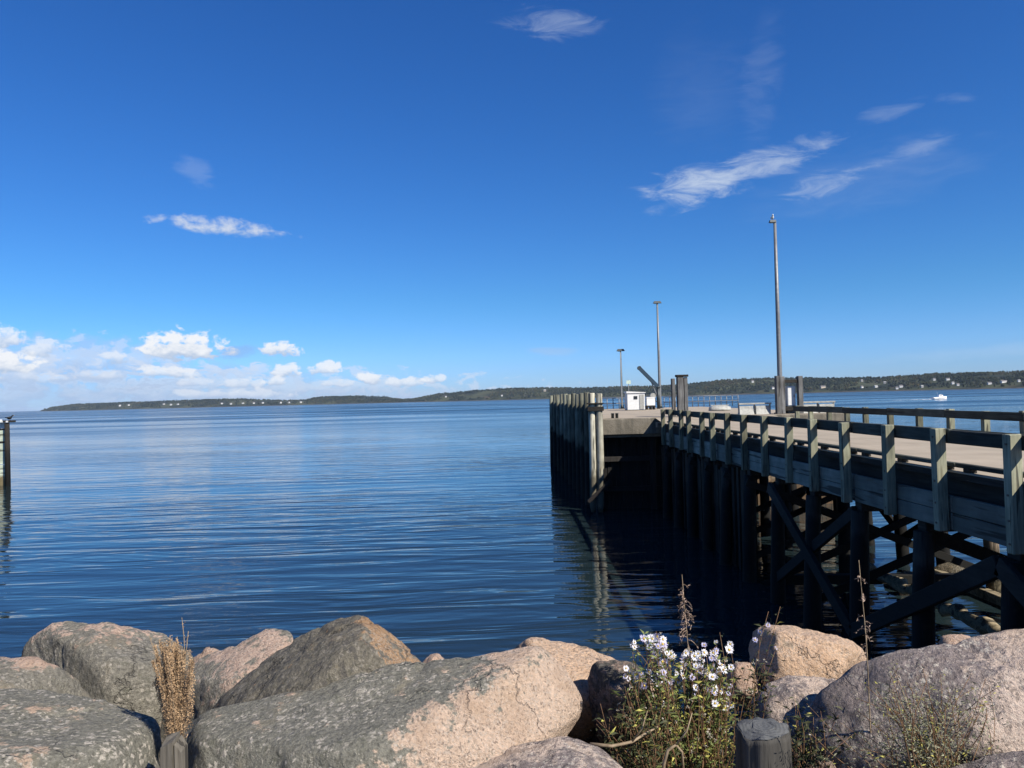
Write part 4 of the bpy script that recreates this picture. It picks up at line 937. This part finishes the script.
aster('sprawling grey green aster without flowers at its tips, growing over the big right boulder', (935, 800), 2.16, [(pr.gauss(922, 40), pr.gauss(716, 24), pr.uniform(-.08, .12)) for _ in range(90)]+[(890, 672, 0), (905, 686, 0), (870, 690, 0)], 6500, 900, [], ls=.32, lm=L_grey, dead=200)
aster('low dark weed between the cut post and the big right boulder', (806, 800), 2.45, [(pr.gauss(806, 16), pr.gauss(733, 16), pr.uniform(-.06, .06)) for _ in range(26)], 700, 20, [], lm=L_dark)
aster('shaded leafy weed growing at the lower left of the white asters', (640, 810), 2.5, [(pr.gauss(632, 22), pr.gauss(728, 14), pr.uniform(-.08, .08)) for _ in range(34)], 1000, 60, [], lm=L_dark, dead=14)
# dead flower stalks
def stalk(label, base_px, tip_px, Y, seeds, lo, wid, name='dead_stalk', smat=L_brown, curl=True, dens=6):
    base = at(*base_px, Y); tip = at(*tip_px, Y); g = empty(name, base, label, 'plant', 'dead flower stalks'); q = MB(); c_ = curve(base, tip, .04, 10)
    q.tube([p-base for p in c_], [.0032-.0022*i/9 for i in range(10)], 5); q.build('stem', L_stem, g); q = MB()
    for k in range(seeds):
        t = lo+(1-lo)*pr.random()*.92; f = t*9; i = min(8, int(f)); p = c_[i].lerp(c_[i+1], f-i)-base; w = wid*(1.1-.75*(t-lo)/(1-lo)); d = rv(1); d.z = d.z*.5+.2
        if curl:
            d.normalize(); s = d.cross(Vector((0, 0, 1))).normalized(); pts = [p+d*w*a+Vector((0, 0, -w*.7*a*a)) for a in (0, .4, .75, 1)]
            q.tube(pts, [.0012, .0011, .001, .0006], 3)
            for j in range(dens): leaf(q, pts[pr.randrange(1, 4)], rv(1), pr.uniform(.006, .015), .0035)
        else:
            for j in range(dens): leaf(q, p+rv(w*.45), rv(1), pr.uniform(.004, .009), .004)
    q.build('seed_heads', smat, g); return g
stalk('tall dead brown flower stalk with curled seed pods behind the asters', (700, 760), (682, 574), 2.85, 62, .42, .05, dens=5)
stalk('thin dark dead stalk with few seed tufts standing before the big right boulder', (880, 800), (860, 560), 2.5, 16, .62, .03)
stalk('bare pale thin stem rising over the big right boulder', (925, 770), (893, 668), 2.2, 3, .8, .01)
# dry dock plant on the left with its dense seed plume
base = at(176, 745, 2.45); g = empty('dock_plant', base, 'dry tan dock plant with a dense seed plume between the left boulders', 'plant'); q = MB(); sd_ = MB(); pl = []
for k in range(30):
    tx = pr.uniform(149, 193); ty = pr.uniform(634, 660) if pr.random() < .75 else pr.uniform(668, 700)
    pl.append(curve(base+rv(.008), at(tx, ty, 2.45+pr.uniform(-.04, .06)), .06))
pl.append(curve(base, at(182, 618, 2.46), .05)); pl.append(curve(base, at(188, 630, 2.46), .08)); pl.append(curve(base, at(150, 636, 2.46), .05))
for n_, c_ in enumerate(pl):
    q.tube([p-base for p in c_], [.0026-.0016*i/6 for i in range(7)], 4)
    for k in range(900 if n_ < 30 else 60):
        t = .14+.84*pr.random(); f = t*6; i = min(5, int(f)); p = c_[i].lerp(c_[i+1], f-i)-base
        jj = (1.5-1.15*t)*(.7+.5*math.sin(n_*2.3)); leaf(sd_, p+Vector((pr.uniform(-.017, .017), pr.uniform(-.017, .017), pr.uniform(-.02, .02)))*jj, rv(1), pr.uniform(.003, .008), pr.uniform(.0015, .0035))
q.build('stems', L_stem, g); sd_.build('seed_plume', L_dry, g)
# weathered stake and cut post
W_stake = wood('silver_stake', (0.10, 0.088, 0.07), (0.21, 0.19, 0.155), 'Z', 60, bd=.004)
p = at(174, 738, 2.3); g = empty('wooden_stake', (p.x, p.y, 5.2), 'split silver grey wooden stake below the dry dock plant', 'stake'); g.scale = (.8, .8, 1); h_ = p.z-5.2
q = MB(); q.loft([[(-.042, -.03, 0), (.01, -.035, 0), (.012, .03, 0), (-.042, .03, 0)], [(-.04, -.03, h_-.02), (.008, -.035, h_), (.01, .03, h_+.01), (-.038, .03, h_)]], smooth=False)
q.loft([[(.016, -.03, 0), (.045, -.025, 0), (.045, .03, 0), (.018, .03, 0)], [(.014, -.03, h_-.01), (.036, -.025, h_-.035), (.038, .03, h_-.03), (.016, .03, h_)]], smooth=False); q.build('split_shaft', W_stake, g)
W_cut = wood('grey_cut_post', (0.022, 0.021, 0.019), (0.075, 0.070, 0.062), 'Z', 40, bd=.006)
p = at(763, 727, 2.35); g = empty('cut_post', (p.x, p.y, 5.2), 'round sawn off grey post right of the asters', 'post'); h_ = p.z-5.2
q = MB(); rr_ = []
for z, r_ in ((0, .088), (h_*.5, .086), (h_-.02, .084), (h_-.004, .081)):
    rf_ = lambda a: r_*(.96+.05*math.sin(3*a+1)+.025*math.sin(9*a)+.05*noise.noise((a*3, 0, 2))); rr_.append([(rf_(a)*math.cos(a), rf_(a)*math.sin(a), z + (.012*noise.noise((math.cos(a)*2, math.sin(a)*2, 6)) - .012*max(0, math.cos(a-3.9))**8 if z > .3 else 0)) for a in [k*PI/30 for k in range(60)]])
q.loft(rr_); q.build('shaft', W_cut, g)
mt, nt, b = mat('sawn_end'); v, r_ = coords(nt); rn = nt.new('ShaderNodeTexWave', wave_type='RINGS', rings_direction='Z'); nt.put(rn.inputs[0], v); rn.inputs['Scale'].default_value = 28; rn.inputs['Distortion'].default_value = 2
tcx = nt.new('ShaderNodeTexCoord'); nt.put(rn.inputs[0], tcx.outputs['Object'])
nt.put(b.inputs['Base Color'], nt.mix(nt.math('MULTIPLY', rn.outputs['Fac'], nt.noise(v, 30, 4)), (0.085, 0.088, 0.088), (0.035, 0.036, 0.036))); b.inputs['Roughness'].default_value = .8; nt.put(b.inputs['Normal'], nt.bump(nt.noise(v, 90, 4), .7, .004))
q = MB(); q.loft([[(x*.985, y*.985, z-.0) for x, y, z in rr_[-1]], [(x*.93, y*.93, z+.003) for x, y, z in rr_[-1]], [(x*.5, y*.5, h_+.004+.006*noise.noise((x*40, y*40, 1))) for x, y, z in rr_[-1]]]); q.build('sawn_top', mt, g)
# dead branches lying among the stones
def branch(label, pts, Y, r_):
    P_ = [at(x, y, Y+dy) for x, y, dy in pts]; g = empty('dead_branch', P_[0], label, 'branch', 'dead branches by the asters'); q = MB(); n_ = len(P_)
    q.tube([p-P_[0] for p in P_], [r_*(1-.5*i/(n_-1)) for i in range(n_)], 8, wob=.12); q.build('limb', L_stem, g)
    q = MB(); k = P_[n_//2]-P_[0]; q.tube([k, k+Vector((.03, -.02, .05)), k+Vector((.05, -.01, .10))], [r_*.5, r_*.4, r_*.2], 6); q.build('twig', L_stem, g)
branch('pale curved dead branch lying left under the asters', [(590, 744, 0), (612, 746, -.02), (632, 742, 0), (648, 732, .02), (658, 727, .03)], 2.42, .006)
branch('hooked pale dead branch at the foot of the asters', [(662, 790, 0), (664, 764, -.01), (668, 750, -.02), (676, 745, -.02), (682, 752, -.01), (684, 775, 0)], 2.35, .006)
